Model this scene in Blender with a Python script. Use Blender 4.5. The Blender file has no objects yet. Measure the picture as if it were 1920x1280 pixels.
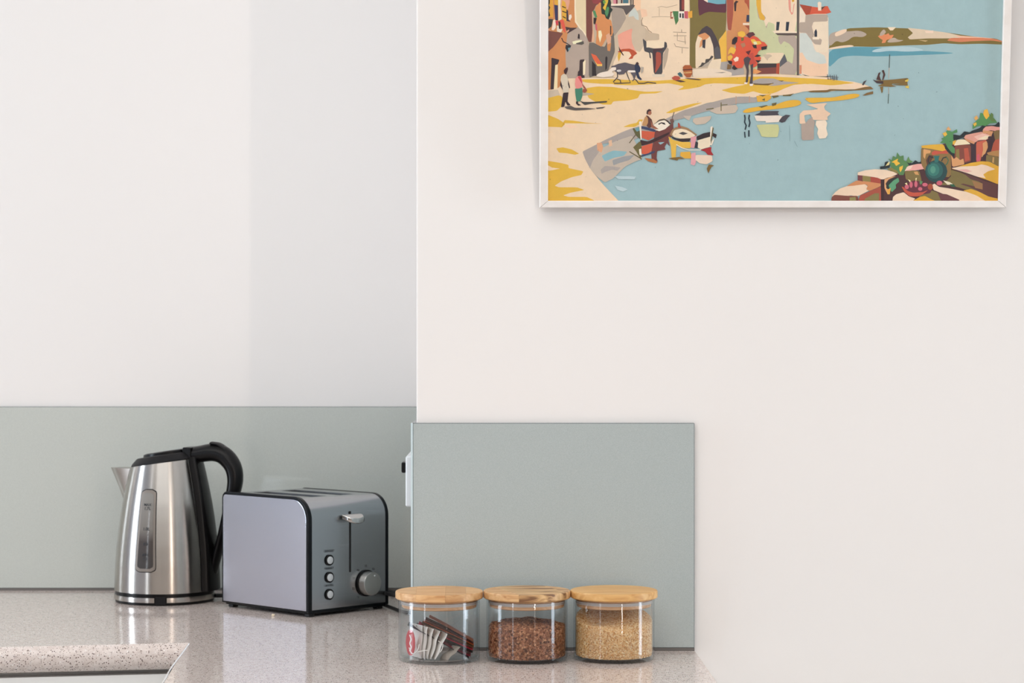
import bpy, bmesh, math, random
from math import pi, sin, cos, radians, tan, atan2, sqrt
from mathutils import Vector, Matrix
from mathutils.geometry import tessellate_polygon

# ------------------------------------------------------------------ camera
sc = bpy.context.scene
C = sc.collection
F = 4200.0            # focal length in pixels of the 1920 px wide frame
CAMZ = 1.275
HOR = 635.0           # row of the horizon
cam = bpy.data.cameras.new('camera'); camo = bpy.data.objects.new('camera', cam); C.objects.link(camo)
cam.sensor_width = 36.0; cam.lens = F / 1920 * 36.0
cam.shift_y = -5.0 / 1920
camo.location = (0, 0, CAMZ); camo.rotation_euler = (pi / 2, 0, 0)
cam.dof.use_dof = True; cam.dof.focus_distance = 2.64; cam.dof.aperture_fstop = 13
cam.clip_start = 0.05
sc.camera = camo

# ------------------------------------------------------------------ world, lights, exposure
sc.view_settings.view_transform = 'Standard'; sc.view_settings.look = 'None'
sc.view_settings.gamma = 1.0; sc.view_settings.use_curve_mapping = False
sc.view_settings.exposure = -0.98
w = bpy.data.worlds.new('sky'); sc.world = w; w.use_nodes = True
bg = w.node_tree.nodes['Background']; bg.inputs[0].default_value = (0.62, 0.78, 1.0, 1); bg.inputs[1].default_value = 2.0

def area(name, loc, aim, sx, sy, power, col):
    l = bpy.data.lights.new(name, 'AREA'); l.shape = 'RECTANGLE'; l.size = sx; l.size_y = sy
    l.energy = power; l.color = col
    o = bpy.data.objects.new(name, l); C.objects.link(o); o.location = loc
    o.rotation_euler = Vector(aim).to_track_quat('-Z', 'Y').to_euler()
    return o
# daylight in the window openings of the room, then added ceiling fills (all outside the picture)
area('daylight_right_window', (3.12, 2.10, 1.25), (-1, 0, -0.05), 0.45, 2.3, 70, (0.78, 0.89, 1.0))
area('daylight_left_window', (-3.12, 2.40, 1.25), (1, 0, 0), 0.45, 2.3, 85, (0.80, 0.90, 1.0))
area('daylight_side_light', (1.94, -2.12, 1.15), (0, 1, 0), 0.05, 2.1, 80, (1.0, 0.85, 0.74))
area('daylight_narrow_window', (-3.12, -0.85, 1.15), (1, 0.1, 0), 0.40, 2.1, 62, (0.86, 0.93, 1.0))
area('ceiling_fill_panel', (-1.0, 1.4, 2.68), (0, 0, -1), 2.6, 1.6, 54, (1.0, 0.965, 0.93))  # added fill panel brightening the recess wall and worktop, not a real lamp
area('ceiling_fill_rear', (0.2, -0.7, 2.68), (0, 0.35, -1), 4.0, 1.1, 110, (0.92, 0.96, 1.0))  # added fill behind the camera, standing in for general room light

# ------------------------------------------------------------------ helpers
def lin(h, a=1.0):
    r = []
    for i in (0, 2, 4):
        v = int(h[i:i+2], 16) / 255
        r.append(v / 12.92 if v <= 0.04045 else ((v + 0.055) / 1.055) ** 2.4)
    return (*r, a)

def tag(o, label=None, cat=None, group=None, kind=None):
    if label: o['label'] = label
    if cat: o['category'] = cat
    if group: o['group'] = group
    if kind: o['kind'] = kind
    return o

def empty(name, loc=(0, 0, 0), rz=0.0, rx=0.0):
    o = bpy.data.objects.new(name, None); C.objects.link(o)
    o.empty_display_size = 0.02; o.location = loc; o.rotation_euler = (rx, 0, rz)
    return o

def obj(name, bm, mat, parent=None, smooth=True, angle=40):
    me = bpy.data.meshes.new(name); bm.to_mesh(me); bm.free()
    o = bpy.data.objects.new(name, me); C.objects.link(o)
    for m in (mat if isinstance(mat, (list, tuple)) else [mat]): me.materials.append(m)
    if smooth and len(me.polygons):
        me.polygons.foreach_set('use_smooth', [True] * len(me.polygons))
        try: me.set_sharp_from_angle(angle=radians(angle))
        except Exception: pass
        if len(me.polygons) < 4000:
            wn = o.modifiers.new('weighted_normals', 'WEIGHTED_NORMAL'); wn.keep_sharp = True; wn.weight = 90
    if parent: o.parent = parent
    return o

def bmbox(x0, x1, y0, y1, z0, z1, bev=0.0, seg=2, bm=None):
    b = bmesh.new()
    bmesh.ops.create_cube(b, size=1)
    for v in b.verts:
        v.co = Vector(((x0+x1)/2 + v.co.x*(x1-x0), (y0+y1)/2 + v.co.y*(y1-y0), (z0+z1)/2 + v.co.z*(z1-z0)))
    if bev: bmesh.ops.bevel(b, geom=list(b.edges), offset=bev, segments=seg, profile=0.5, affect='EDGES', clamp_overlap=True)
    if bm is None: return b
    return join(bm, b)

def join(bm, b, mat=None):
    me = bpy.data.meshes.new('tmp'); b.to_mesh(me); b.free()
    if mat is not None: me.transform(mat)
    bm.from_mesh(me); bpy.data.meshes.remove(me)
    return bm

def lathe(prof, n=64, ang0=0.0, ang1=2*pi, bm=None):
    """prof: list of (r, z)."""
    bm = bm or bmesh.new()
    full = abs(ang1 - ang0 - 2*pi) < 1e-6
    cols = n if full else n + 1
    rings = []
    for r, z in prof:
        if r < 1e-7: rings.append([bm.verts.new((0, 0, z))])
        else: rings.append([bm.verts.new((r*cos(ang0+(ang1-ang0)*i/n), r*sin(ang0+(ang1-ang0)*i/n), z)) for i in range(cols)])
    for a, b in zip(rings, rings[1:]):
        for i in range(n):
            j = (i+1) % cols
            if len(a) == 1 and len(b) == 1: continue
            if len(a) == 1: bm.faces.new((a[0], b[j], b[i]))
            elif len(b) == 1: bm.faces.new((a[i], a[j], b[0]))
            else: bm.faces.new((a[i], a[j], b[j], b[i]))
    bmesh.ops.recalc_face_normals(bm, faces=bm.faces)
    return bm

def tube(pts, rad, seg=10, bm=None, flat=1.0, up=(0, 1, 0), caps=True):
    """sweep along pts; rad: number or list of (ru, rv)."""
    bm = bm or bmesh.new()
    P = [Vector(p) for p in pts]; n = len(P); rings = []
    up = Vector(up)
    for i, p in enumerate(P):
        t = (P[min(i+1, n-1)] - P[max(i-1, 0)]).normalized()
        side = up - t * up.dot(t)
        if side.length < 1e-4: side = Vector((0.3, 0.2, 1)).cross(t)
        side.normalize(); nv = t.cross(side)
        r = rad[i] if isinstance(rad, (list, tuple)) else (rad, rad)
        rings.append([bm.verts.new(p + side*r[0]*cos(2*pi*k/seg) + nv*r[1]*sin(2*pi*k/seg)) for k in range(seg)])
    for a, b in zip(rings, rings[1:]):
        for k in range(seg):
            bm.faces.new((a[k], a[(k+1) % seg], b[(k+1) % seg], b[k]))
    if caps:
        bm.faces.new(rings[0][::-1]); bm.faces.new(rings[-1])
    bmesh.ops.recalc_face_normals(bm, faces=bm.faces)
    return bm

def spline(pts, n=8):
    P = [Vector(p) for p in pts]; P = [2*P[0]-P[1]] + P + [2*P[-1]-P[-2]]
    out = []
    for i in range(1, len(P)-2):
        for k in range(n):
            t = k / n
            out.append(0.5*((2*P[i]) + (P[i+1]-P[i-1])*t + (2*P[i-1]-5*P[i]+4*P[i+1]-P[i+2])*t*t + (3*P[i]-P[i-1]-3*P[i+1]+P[i+2])*t**3))
    out.append(P[-2])
    return out

def prism(poly, h0, h1, axis='x', bm=None, bev=0.0, bseg=2):
    """extrude a 2-D outline; axis x: poly is (y, z); axis z: (x, y); axis y: (x, z)."""
    def mk(a, b, h):
        return {'x': (h, a, b), 'y': (a, h, b), 'z': (a, b, h)}[axis]
    b = bmesh.new()
    A = [b.verts.new(mk(p[0], p[1], h0)) for p in poly]; B = [b.verts.new(mk(p[0], p[1], h1)) for p in poly]
    b.faces.new(A); b.faces.new(B[::-1]); n = len(poly)
    for i in range(n): b.faces.new((A[i], A[(i+1) % n], B[(i+1) % n], B[i]))
    bmesh.ops.recalc_face_normals(b, faces=b.faces)
    if bev:
        ends = [e for e in b.edges if len({f for f in e.link_faces if len(f.verts) == n}) == 1]
        bmesh.ops.bevel(b, geom=ends, offset=bev, segments=bseg, profile=0.5, affect='EDGES', clamp_overlap=True)
    if bm is None: return b
    return join(bm, b)

# ------------------------------------------------------------------ materials
def mat(name, base=(0.8, 0.8, 0.8, 1), rough=0.5, metal=0.0, **kw):
    m = bpy.data.materials.new(name); m.use_nodes = True
    b = m.node_tree.nodes['Principled BSDF']
    b.inputs['Base Color'].default_value = base; b.inputs['Roughness'].default_value = rough; b.inputs['Metallic'].default_value = metal
    for k, v in kw.items(): b.inputs[k.replace('_', ' ')].default_value = v
    return m

def N(m, t, **kw):
    n = m.node_tree.nodes.new(t)
    for k, v in kw.items(): setattr(n, k, v)
    return n
def LK(m, a, b): m.node_tree.links.new(a, b)
def P(m): return m.node_tree.nodes['Principled BSDF']

def noise(m, scale, detail=3, rough=0.5, vec=None, sc3=None):
    tc = N(m, 'ShaderNodeTexCoord'); n = N(m, 'ShaderNodeTexNoise')
    n.inputs['Scale'].default_value = scale; n.inputs['Detail'].default_value = detail; n.inputs['Roughness'].default_value = rough
    if sc3:
        mp = N(m, 'ShaderNodeMapping'); mp.inputs['Scale'].default_value = sc3
        LK(m, tc.outputs['Object'], mp.inputs['Vector']); LK(m, mp.outputs[0], n.inputs['Vector'])
    else: LK(m, tc.outputs['Object'], n.inputs['Vector'])
    return n
def ramp(m, src, stops, mode='LINEAR'):
    r = N(m, 'ShaderNodeValToRGB'); r.color_ramp.interpolation = mode
    e = r.color_ramp.elements
    while len(e) < len(stops): e.new(0.5)
    for el, (p, c) in zip(e, stops): el.position = p; el.color = c
    LK(m, src, r.inputs[0]); return r
def bump(m, src, strength=0.2, dist=0.001):
    b = N(m, 'ShaderNodeBump'); b.inputs['Strength'].default_value = strength; b.inputs['Distance'].default_value = dist
    LK(m, src, b.inputs['Height']); LK(m, b.outputs[0], P(m).inputs['Normal']); return b

# painted plaster
M_WALL = mat('wall_paint', lin('efebe8'), 0.65)
n = noise(M_WALL, 90, 4); bump(M_WALL, n.outputs[0], 0.05, 0.001)
M_WHITE = mat('white_satin', lin('f5f3ef'), 0.4)
M_CEIL = mat('ceiling_paint', lin('f0eeea'), 0.8)
M_FLOOR = mat('floor_boards', lin('989087'), 0.4)
n = noise(M_FLOOR, 6, 4, sc3=(1, 12, 1)); r = ramp(M_FLOOR, n.outputs[0], [(0.3, lin('8c847a')), (0.7, lin('a59d93'))]); LK(M_FLOOR, r.outputs[0], P(M_FLOOR).inputs['Base Color'])

# stone worktop, fine speckle
def stone(name, base1, base2, rough, coat=0.0):
    m = mat(name, lin(base1), rough)
    tc = N(m, 'ShaderNodeTexCoord')
    def vor(scale, keep, seed):
        mp = N(m, 'ShaderNodeMapping'); mp.inputs['Location'].default_value = (seed, seed*2, seed*.7); LK(m, tc.outputs['Object'], mp.inputs[0])
        v = N(m, 'ShaderNodeTexVoronoi'); v.inputs['Scale'].default_value = scale; LK(m, mp.outputs[0], v.inputs['Vector'])
        sep = N(m, 'ShaderNodeSeparateColor'); LK(m, v.outputs['Color'], sep.inputs[0])
        gt = N(m, 'ShaderNodeMath', operation='GREATER_THAN'); gt.inputs[1].default_value = 1-keep; LK(m, sep.outputs[0], gt.inputs[0])
        ds = N(m, 'ShaderNodeMath', operation='LESS_THAN'); ds.inputs[1].default_value = 0.36; LK(m, v.outputs['Distance'], ds.inputs[0])
        mu = N(m, 'ShaderNodeMath', operation='MULTIPLY'); LK(m, gt.outputs[0], mu.inputs[0]); LK(m, ds.outputs[0], mu.inputs[1])
        return mu.outputs[0], sep.outputs[1]
    nz = noise(m, 120, 3); cur = ramp(m, nz.outputs[0], [(0.35, lin(base1)), (0.65, lin(base2))]).outputs[0]
    for scale, keep, seed, c in ((540, .30, 1.0, 'a6958c'), (560, .20, 4.0, 'e9e0da'), (420, .20, 7.0, '85736c'), (470, .13, 9.0, '5e4f4b'), (480, .05, 12.0, 'f6f2ee')):
        f, _ = vor(scale, keep, seed)
        mx = N(m, 'ShaderNodeMix', data_type='RGBA'); LK(m, f, mx.inputs[0]); LK(m, cur, mx.inputs[6]); mx.inputs[7].default_value = lin(c)
        cur = mx.outputs[2]
    LK(m, cur, P(m).inputs['Base Color'])
    return m
M_STONE = stone('speckled_stone', 'd5c6be', 'e2d5ce', 0.10)
P(M_STONE).inputs['IOR'].default_value = 1.42

# back-painted glass
def backglass(name, c1, c2, rough=0.06):
    m = mat(name, lin(c1), rough, 0.0)
    nz = noise(m, 1400, 2); r = ramp(m, nz.outputs[0], [(0.3, lin(c1)), (0.7, lin(c2))]); LK(m, r.outputs[0], P(m).inputs['Base Color'])
    return m
M_SPLASH = backglass('grey_back_painted_glass', 'aab3b2', 'b9c1c0', 0.05)
M_SPLASHR = backglass('lit_back_painted_glass', 'bfc3bd', 'cbcfc9', 0.04)  # same grey glass, with the rear panel's extra light put into its colour
M_SPLASHEDGE = mat('glass_edge', lin('5a6568'), 0.15)
M_SPLASHLIGHT = mat('polished_glass_edge', lin('cfe0e4'), 0.1)
M_SEAL = mat('grey_sealant', lin('6f6a66'), 0.6)

def steel(name, col='b9b5b0', rough=0.22, aniso=0.0, sc3=(2, 2, 400), rot=0.0):
    m = mat(name, lin(col), rough, 1.0)
    n = noise(m, 3, 4, 0.6, sc3=sc3)
    mr = N(m, 'ShaderNodeMapRange'); mr.inputs[3].default_value = rough*(0.95 if aniso else 0.8); mr.inputs[4].default_value = rough*(1.08 if aniso else 1.3)
    LK(m, n.outputs[0], mr.inputs[0]); LK(m, mr.outputs[0], P(m).inputs['Roughness'])
    if not aniso: bump(m, n.outputs[0], 0.02, 0.0002)
    if aniso:
        P(m).inputs['Anisotropic'].default_value = aniso; P(m).inputs['Anisotropic Rotation'].default_value = rot
        t = N(m, 'ShaderNodeTangent', direction_type='RADIAL', axis='Z'); LK(m, t.outputs[0], P(m).inputs['Tangent'])
    return m
M_KSTEEL = steel('brushed_steel_kettle', 'b6b1ab', 0.25, 0.8, (3, 3, 500), 0.25)
M_TSTEEL = steel('brushed_steel_toaster', 'b1b2b4', 0.24, 0.0, (2, 2, 1200))
M_TSIDE = steel('brushed_steel_side', 'cacad2', 0.2, 0.0, (2, 2, 1200))
M_CHROME = mat('polished_metal', lin('c9c7c4'), 0.12, 1.0)
M_KNOB = mat('turned_steel', lin('c6c4bf'), 0.32, 1.0)
M_BLACK = mat('black_plastic', lin('0f0e0f'), 0.3, Specular_IOR_Level=0.22)
M_BLACKM = mat('matt_black_plastic', lin('171618'), 0.45, Specular_IOR_Level=0.22)
M_TRIM = mat('blue_black_plastic', lin('0a0e12'), 0.25, Specular_IOR_Level=0.22)
M_INK = mat('dark_print', lin('2a2c30'), 0.5)
M_HOLE = mat('dark_inside', lin('0c0b0b'), 0.8)
M_ELEM = mat('toaster_inside', lin('4a3f36'), 0.5, 0.6)
M_BUTTON = mat('pale_button', lin('d4d8da'), 0.25)
M_RUBBER = mat('black_rubber', lin('151516'), 0.6)
M_PLUG = mat('white_plastic', lin('e8ebee'), 0.3)

# wood
def wood(name, c1, c2, c3, scale=1.0, ang=0.0, strong=False):
    m = mat(name, lin(c1), 0.45)
    tc = N(m, 'ShaderNodeTexCoord'); mp = N(m, 'ShaderNodeMapping')
    mp.inputs['Rotation'].default_value = (0.25, 0.12, ang); mp.inputs['Scale'].default_value = (18*scale, 160*scale, 160*scale)
    LK(m, tc.outputs['Object'], mp.inputs[0])
    nz = N(m, 'ShaderNodeTexNoise'); nz.inputs['Scale'].default_value = 1.0; nz.inputs['Detail'].default_value = 5; nz.inputs['Distortion'].default_value = 0.8
    LK(m, mp.outputs[0], nz.inputs['Vector'])
    r = ramp(m, nz.outputs[0], [(0.25, lin(c2)), (0.5, lin(c1)), (0.75, lin(c3))] if not strong else [(0.36, lin(c2)), (0.47, lin(c1)), (0.62, lin(c3))])
    LK(m, r.outputs[0], P(m).inputs['Base Color']); bump(m, nz.outputs[0], 0.08, 0.0005)
    return m
M_WOODA = wood('pale_beech', 'd3a673', 'b98452', 'e0ba8a')
M_WOODB = wood('golden_bamboo', 'cf9c63', 'b97f4a', 'deb582')
M_WOODC = wood('streaky_teak', 'c39b6c', '7d5738', 'ddbb8c', 0.8, 1.1, True)
M_WOODD = wood('honey_bamboo', 'd8a766', 'c58e50', 'e6bd80', 0.9, 0.0)
M_PLUGW = wood('pale_rim', 'cd9f74', 'b58457', 'dcb690')
M_GASKET = mat('clear_silicone_ring', lin('d9d3cf'), 0.3, 0.0); P(M_GASKET).inputs['Transmission Weight'].default_value = 0.25

# thin clear glass: tinted straight-through plus Fresnel gloss
def thin_glass(name, tint=(0.99, 0.993, 0.993, 1), edge=(0.80, 0.84, 0.85, 1)):
    m = bpy.data.materials.new(name); m.use_nodes = True; nt = m.node_tree; nt.nodes.clear()
    out = N(m, 'ShaderNodeOutputMaterial'); mx = N(m, 'ShaderNodeMixShader'); tr = N(m, 'ShaderNodeBsdfTransparent'); gl = N(m, 'ShaderNodeBsdfGlossy')
    gl.inputs['Roughness'].default_value = 0.02
    lf = N(m, 'ShaderNodeLayerWeight'); lf.inputs['Blend'].default_value = 0.5
    pw = N(m, 'ShaderNodeMath', operation='POWER'); pw.inputs[1].default_value = 5.0; LK(m, lf.outputs['Facing'], pw.inputs[0])
    fr = N(m, 'ShaderNodeMath', operation='MULTIPLY_ADD'); fr.inputs[1].default_value = 0.96; fr.inputs[2].default_value = 0.04; LK(m, pw.outputs[0], fr.inputs[0])
    lw = N(m, 'ShaderNodeLayerWeight'); lw.inputs['Blend'].default_value = 0.12
    cm = N(m, 'ShaderNodeMix', data_type='RGBA'); cm.inputs[6].default_value = tint; cm.inputs[7].default_value = edge
    LK(m, lw.outputs['Facing'], cm.inputs[0]); LK(m, cm.outputs[2], tr.inputs[0])
    LK(m, fr.outputs[0], mx.inputs[0]); LK(m, tr.outputs[0], mx.inputs[1]); LK(m, gl.outputs[0], mx.inputs[2]); LK(m, mx.outputs[0], out.inputs[0])
    return m
M_GLASS = thin_glass('clear_jar_glass')

def grains(name, cols, scale, rough=0.6):
    m = mat(name, lin(cols[0]), rough)
    tc = N(m, 'ShaderNodeTexCoord'); v = N(m, 'ShaderNodeTexVoronoi'); v.inputs['Scale'].default_value = scale
    LK(m, tc.outputs['Object'], v.inputs['Vector']); s = N(m, 'ShaderNodeSeparateColor'); LK(m, v.outputs['Color'], s.inputs[0])
    k = len(cols); r = ramp(m, s.outputs[0], [((i + .0) / k, lin(c)) for i, c in enumerate(cols)], 'CONSTANT')
    LK(m, r.outputs[0], P(m).inputs['Base Color']); return m
M_COFFEE = grains('coffee_granules', ['8a5535', 'a86c47', 'be8462', '6a3f28', 'd09a72', '965d3d', 'b07652'], 420)
M_SUGAR = grains('brown_sugar', ['f2cb94', 'e4b276', 'fadcaa', 'd09a5e', 'f6d29a', 'ecc084', 'fde8c0'], 700, 0.35)
M_PAPER = mat('tea_bag_paper', lin('e6e2dc'), 0.8)
M_PAPERB = mat('grey_tea_paper', lin('a59c92'), 0.8)
M_TAG = mat('red_tag', lin('b8353a'), 0.5)

# ------------------------------------------------------------------ setting
YB, YF = 3.345, 2.700          # rear wall of the recess, face of the picture wall
XR = -0.115                    # left end of the picture wall
CT = 0.900                     # worktop height
struct = lambda name, bm, m, parent=None, **k: tag(obj(name, bm, m, parent, smooth=False, **k), kind='structure')
struct('floor', bmbox(-3.2, 3.2, -2.2, 3.5, -0.1, 0.0), M_FLOOR)
struct('ceiling', bmbox(-3.2, 3.2, -2.2, 3.5, 2.7, 2.8), M_CEIL)
struct('wall_back', bmbox(-3.1, XR, YB, YB+0.15, 0, 2.7), M_WALL)
struct('wall_right_of_recess', bmbox(XR, 3.1, YF, YB+0.15, 0, 2.7, 0.0015, 2), M_WALL)

def wall_with_holes(name, axis, c0, c1, a0, a1, holes):
    """axis 'x': wall lies in the plane x=c0..c1 and runs along y a0..a1; holes: (s0, s1, z0, z1) sorted."""
    bm = bmesh.new(); cur = a0
    def put(s0, s1, z0, z1):
        if s1 - s0 < 1e-6 or z1 - z0 < 1e-6: return
        if axis == 'x': bmbox(c0, c1, s0, s1, z0, z1, bm=bm)
        else: bmbox(s0, s1, c0, c1, z0, z1, bm=bm)
    for s0, s1, z0, z1 in holes:
        put(cur, s0, 0, 2.7); put(s0, s1, 0, z0); put(s0, s1, z1, 2.7); cur = s1
    put(cur, a1, 0, 2.7)
    return struct(name, bm, M_SIDE.get(name, M_WALL))
M_SIDE = {'wall_left': mat('blue_grey_paint', lin('b9c0d0'), 0.7), 'wall_right': mat('cool_grey_paint', lin('b9c2c9'), 0.7), 'wall_front': mat('taupe_paint', lin('a89a8d'), 0.7)}
wall_with_holes('wall_left', 'x', -3.1, -3.0, -2.1, YB+0.15, [(-1.01, -0.69, 0.08, 2.25), (2.14, 2.66, 0.08, 2.42)])
wall_with_holes('wall_right', 'x', 3.0, 3.1, -2.1, YF, [(1.85, 2.35, 0.08, 2.42)])
wall_with_holes('wall_front', 'y', -2.1, -2.0, -3.1, 3.1, [(1.88, 2.00, 0.08, 2.22)])
def win_frame(name, axis, c, s0, s1, z0, z1):
    bm = bmesh.new(); t = 0.03
    for a, b_, p, q in ((s0, s1, z0, z0+t), (s0, s1, z1-t, z1), (s0, s0+t, z0+t, z1-t), (s1-t, s1, z0+t, z1-t)):
        if axis == 'x': bmbox(c, c+0.05, a, b_, p, q, bm=bm)
        else: bmbox(a, b_, c, c+0.05, p, q, bm=bm)
    return struct(name, bm, M_WHITE)
win_frame('window_1', 'x', -3.075, 2.14, 2.66, 0.08, 2.42)
win_frame('window_2', 'x', 3.025, 1.85, 2.35, 0.08, 2.42)
win_frame('window_3', 'x', -3.075, -1.01, -0.69, 0.08, 2.25)

# worktop: L-shaped slab, rounded front edge on the recess leg, one piece
def worktop_slab(poly, z0, z1, r):
    b = prism(poly, z0, z1, 'z')
    b.edges.ensure_lookup_table()
    top = [e for e in b.edges if all(abs(v.co.z - z1) < 1e-5 for v in e.verts)]
    return b, top
wt = empty('worktop', (-0.1, 2.9, CT))
tag(wt, 'speckled beige stone worktop with rounded edge under the kettle, toaster and jars', 'worktop')
TH = 0.0325
def loc(x, y): return (x + 0.1, y - 2.9)
# front edge of the recess leg, its corner and the leg that comes forward
fx0, fy0, fx1, fy1 = -0.62, 2.7155, -0.3985, 2.7535
sl = (fy1 - fy0) / (fx1 - fx0)
xl = -2.9
pA = [(xl, YB), (xl, fy0 + (xl-fx0)*sl*0.25 - 0.02), (fx0-0.05, fy0 - 0.05*sl), (fx1, fy1), (XR-0.001, YB)]
pA = [(xl, YB-0.0005), (xl, 2.66), (fx0-0.06, fy0 - 0.06*sl), (fx1, fy1), (fx1, YB-0.0005)]
pB = [(fx1, YB-0.0005), (fx1, fy1), (-0.372, 2.30), (-0.355, 1.75), (0.235, 1.75), (0.2235, 2.50), (0.2195, YF-0.0005), (XR-0.001, YF-0.0005), (XR-0.001, YB-0.0005)]
def slab(poly, soft):
    b = prism([loc(*p) for p in poly], -TH, 0, 'z')
    pick = []
    for e in b.edges:
        a, c = e.verts
        if abs(a.co.z - c.co.z) > 1e-6: continue
        key = {(round(a.co.x + 0.0, 4), round(a.co.y, 4)), (round(c.co.x, 4), round(c.co.y, 4))}
        for s in soft:
            if key == {tuple(round(t, 4) for t in loc(*s[0])), tuple(round(t, 4) for t in loc(*s[1]))}: pick.append(e)
    bmesh.ops.bevel(b, geom=pick, offset=0.0145, segments=6, profile=0.5, affect='EDGES', clamp_overlap=False)
    return b
bA = slab(pA, [(pA[1], pA[2]), (pA[2], pA[3])])
obj('recess_slab', bA, M_STONE, wt)
bB = slab(pB, [])
bmesh.ops.bevel(bB, geom=[e for e in bB.edges if e.is_manifold and e.calc_face_angle(0) > 0.8 and all(v.co.y < YF-2.9-0.01 for v in e.verts) and abs(e.verts[0].co.z-e.verts[1].co.z) < 1e-6], offset=0.0022, segments=2, affect='EDGES', clamp_overlap=True)
obj('return_slab', bB, M_STONE, wt)
# thin pale joint line along the edge of the return leg
obj('joint_line', tube([(*loc(fx1+0.0012, fy1+0.0), 0.0002), (*loc(-0.3885, 2.55), 0.0002), (*loc(-0.3709, 2.30), 0.0002)], (0.0009, 0.0009) and 0.0009, 6), mat('joint', lin('dcd6d0'), 0.3), wt)

# base cabinets below
cab = empty('base_cabinet', (-1.6, 2.8, 0)); tag(cab, 'white base cabinet under the recess worktop', 'cabinet')
def cl(x, y): return (x + 1.6, y - 2.8)
cp = [(xl, YB-0.01), (xl, 2.71), (fx0-0.06, fy0-0.06*sl+0.035), (fx1+0.02, fy1+0.045), (fx1+0.02, YB-0.01)]
obj('carcass', prism([cl(*p) for p in cp], 0.1, CT-TH-0.001, 'z'), M_WHITE, cab, smooth=False)
obj('plinth', prism([cl(xl, YB-0.05), cl(xl, 2.76), cl(fx0-0.06, 2.79), cl(fx1, 2.83), cl(fx1, YB-0.05)], 0.0, 0.1, 'z'), M_WHITE, cab, smooth=False)
d0, d1 = Vector((fx0-0.055, fy0-0.055*sl)), Vector((fx1-0.004, fy1-0.0007))
dn = Vector((sl, -1)).normalized()
def door(p, q, z0, z1, name='door'):
    a, b2 = Vector(p), Vector(q)
    pol = [a - dn*0.030, b2 - dn*0.030, b2 - dn*0.012, a - dn*0.012]
    return obj(name, prism([cl(*v) for v in pol], z0, z1, 'z', bev=0.001), M_WHITE, cab)
door(d0, d1 - Vector((0.004, 0)), 0.11, CT-TH-0.0055)
cb2 = empty('peninsula_cabinet', (-0.07, 2.2, 0)); tag(cb2, 'white base cabinet carrying the end of the worktop below the jars', 'cabinet')
obj('carcass', bmbox(-0.32+0.07, 0.20+0.07, -0.40, 0.498, 0.0, CT-TH-0.001, 0.001), M_WHITE, cb2, smooth=False)
obj('door', bmbox(-0.315+0.07, 0.195+0.07, -0.42, -0.402, 0.1, CT-TH-0.008, 0.0015), M_WHITE, cb2)

# ------------------------------------------------------------------ glass splashbacks
S0, S1 = CT + 0.0035, 1.1738
o = obj('rear_splashback', bmbox(-2.9, XR-0.0065, YB-0.0062, YB-0.0002, S0, S1, 0.0006, 1), [M_SPLASHR, M_SPLASHEDGE], smooth=False)
tag(o, 'long glossy grey-green glass splashback behind the kettle and toaster', 'splashback')
o2 = obj('front_splashback', bmbox(XR-0.0040, 0.2195, YF-0.0062, YF-0.0002, S0, S1, 0.0006, 1), [M_SPLASH, M_SPLASHEDGE], smooth=False)
tag(o2, 'sparkly grey glass splashback panel on the wall behind the three jars', 'splashback')
o3 = obj('return_splashback', bmbox(XR-0.0062, XR-0.0002, YF+0.0004, YB-0.0070, S0, S1, 0.0006, 1), [M_SPLASH, M_SPLASHEDGE], smooth=False)
tag(o3, 'narrow glass splashback on the hidden return of the wall beside the socket', 'splashback')
for ob in (o, o2, o3):
    for p in ob.data.polygons:
        c = p.center
        if abs(p.normal.z) > 0.3 or (ob is o2 and p.normal.x > 0.3): p.material_index = 1
tag(obj('glass_edge_strip', bmbox(XR-0.0066, XR-0.0042, YF-0.0066, YF+0.0003, S0, S1, 0.0004), M_SPLASHLIGHT), 'thin bright polished edge strip at the outer corner of the glass panels', 'edge strip')
tag(obj('trim_1', bmbox(-2.9, XR-0.0065, YB-0.0070, YB-0.0003, CT, S0, 0), M_SEAL, smooth=False), kind='structure')
tag(obj('trim_2', bmbox(XR-0.0058, 0.2195, YF-0.0070, YF-0.0003, CT, S0, 0), M_SEAL, smooth=False), kind='structure')

# ------------------------------------------------------------------ wall socket on the return wall
sk = empty('wall_socket', (XR-0.0063, 2.835, 0.0)); tag(sk, 'white wall socket seen edge-on beside the glass panel', 'socket')
zt, zb = CAMZ-(855-HOR)/F*2.80, CAMZ-(950-HOR)/F*2.80
obj('face_plate', bmbox(-0.0118, 0, -0.034, 0.110, zb, zt, 0.0022, 3), M_PLUG, sk)
obj('switch', bmbox(-0.0140, -0.0110, 0.05, 0.062, zt-0.024, zt-0.012, 0.0008), M_BLACK, sk)
pl = empty('power_plug', (XR-0.0182, 2.83, zt-0.012)); tag(pl, 'small black plug pushed into the white wall socket', 'plug')
obj('plug_body', bmbox(-0.0060, -0.0002, -0.012, 0.014, -0.010, 0.0035, 0.0018, 2), M_BLACK, pl)

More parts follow.
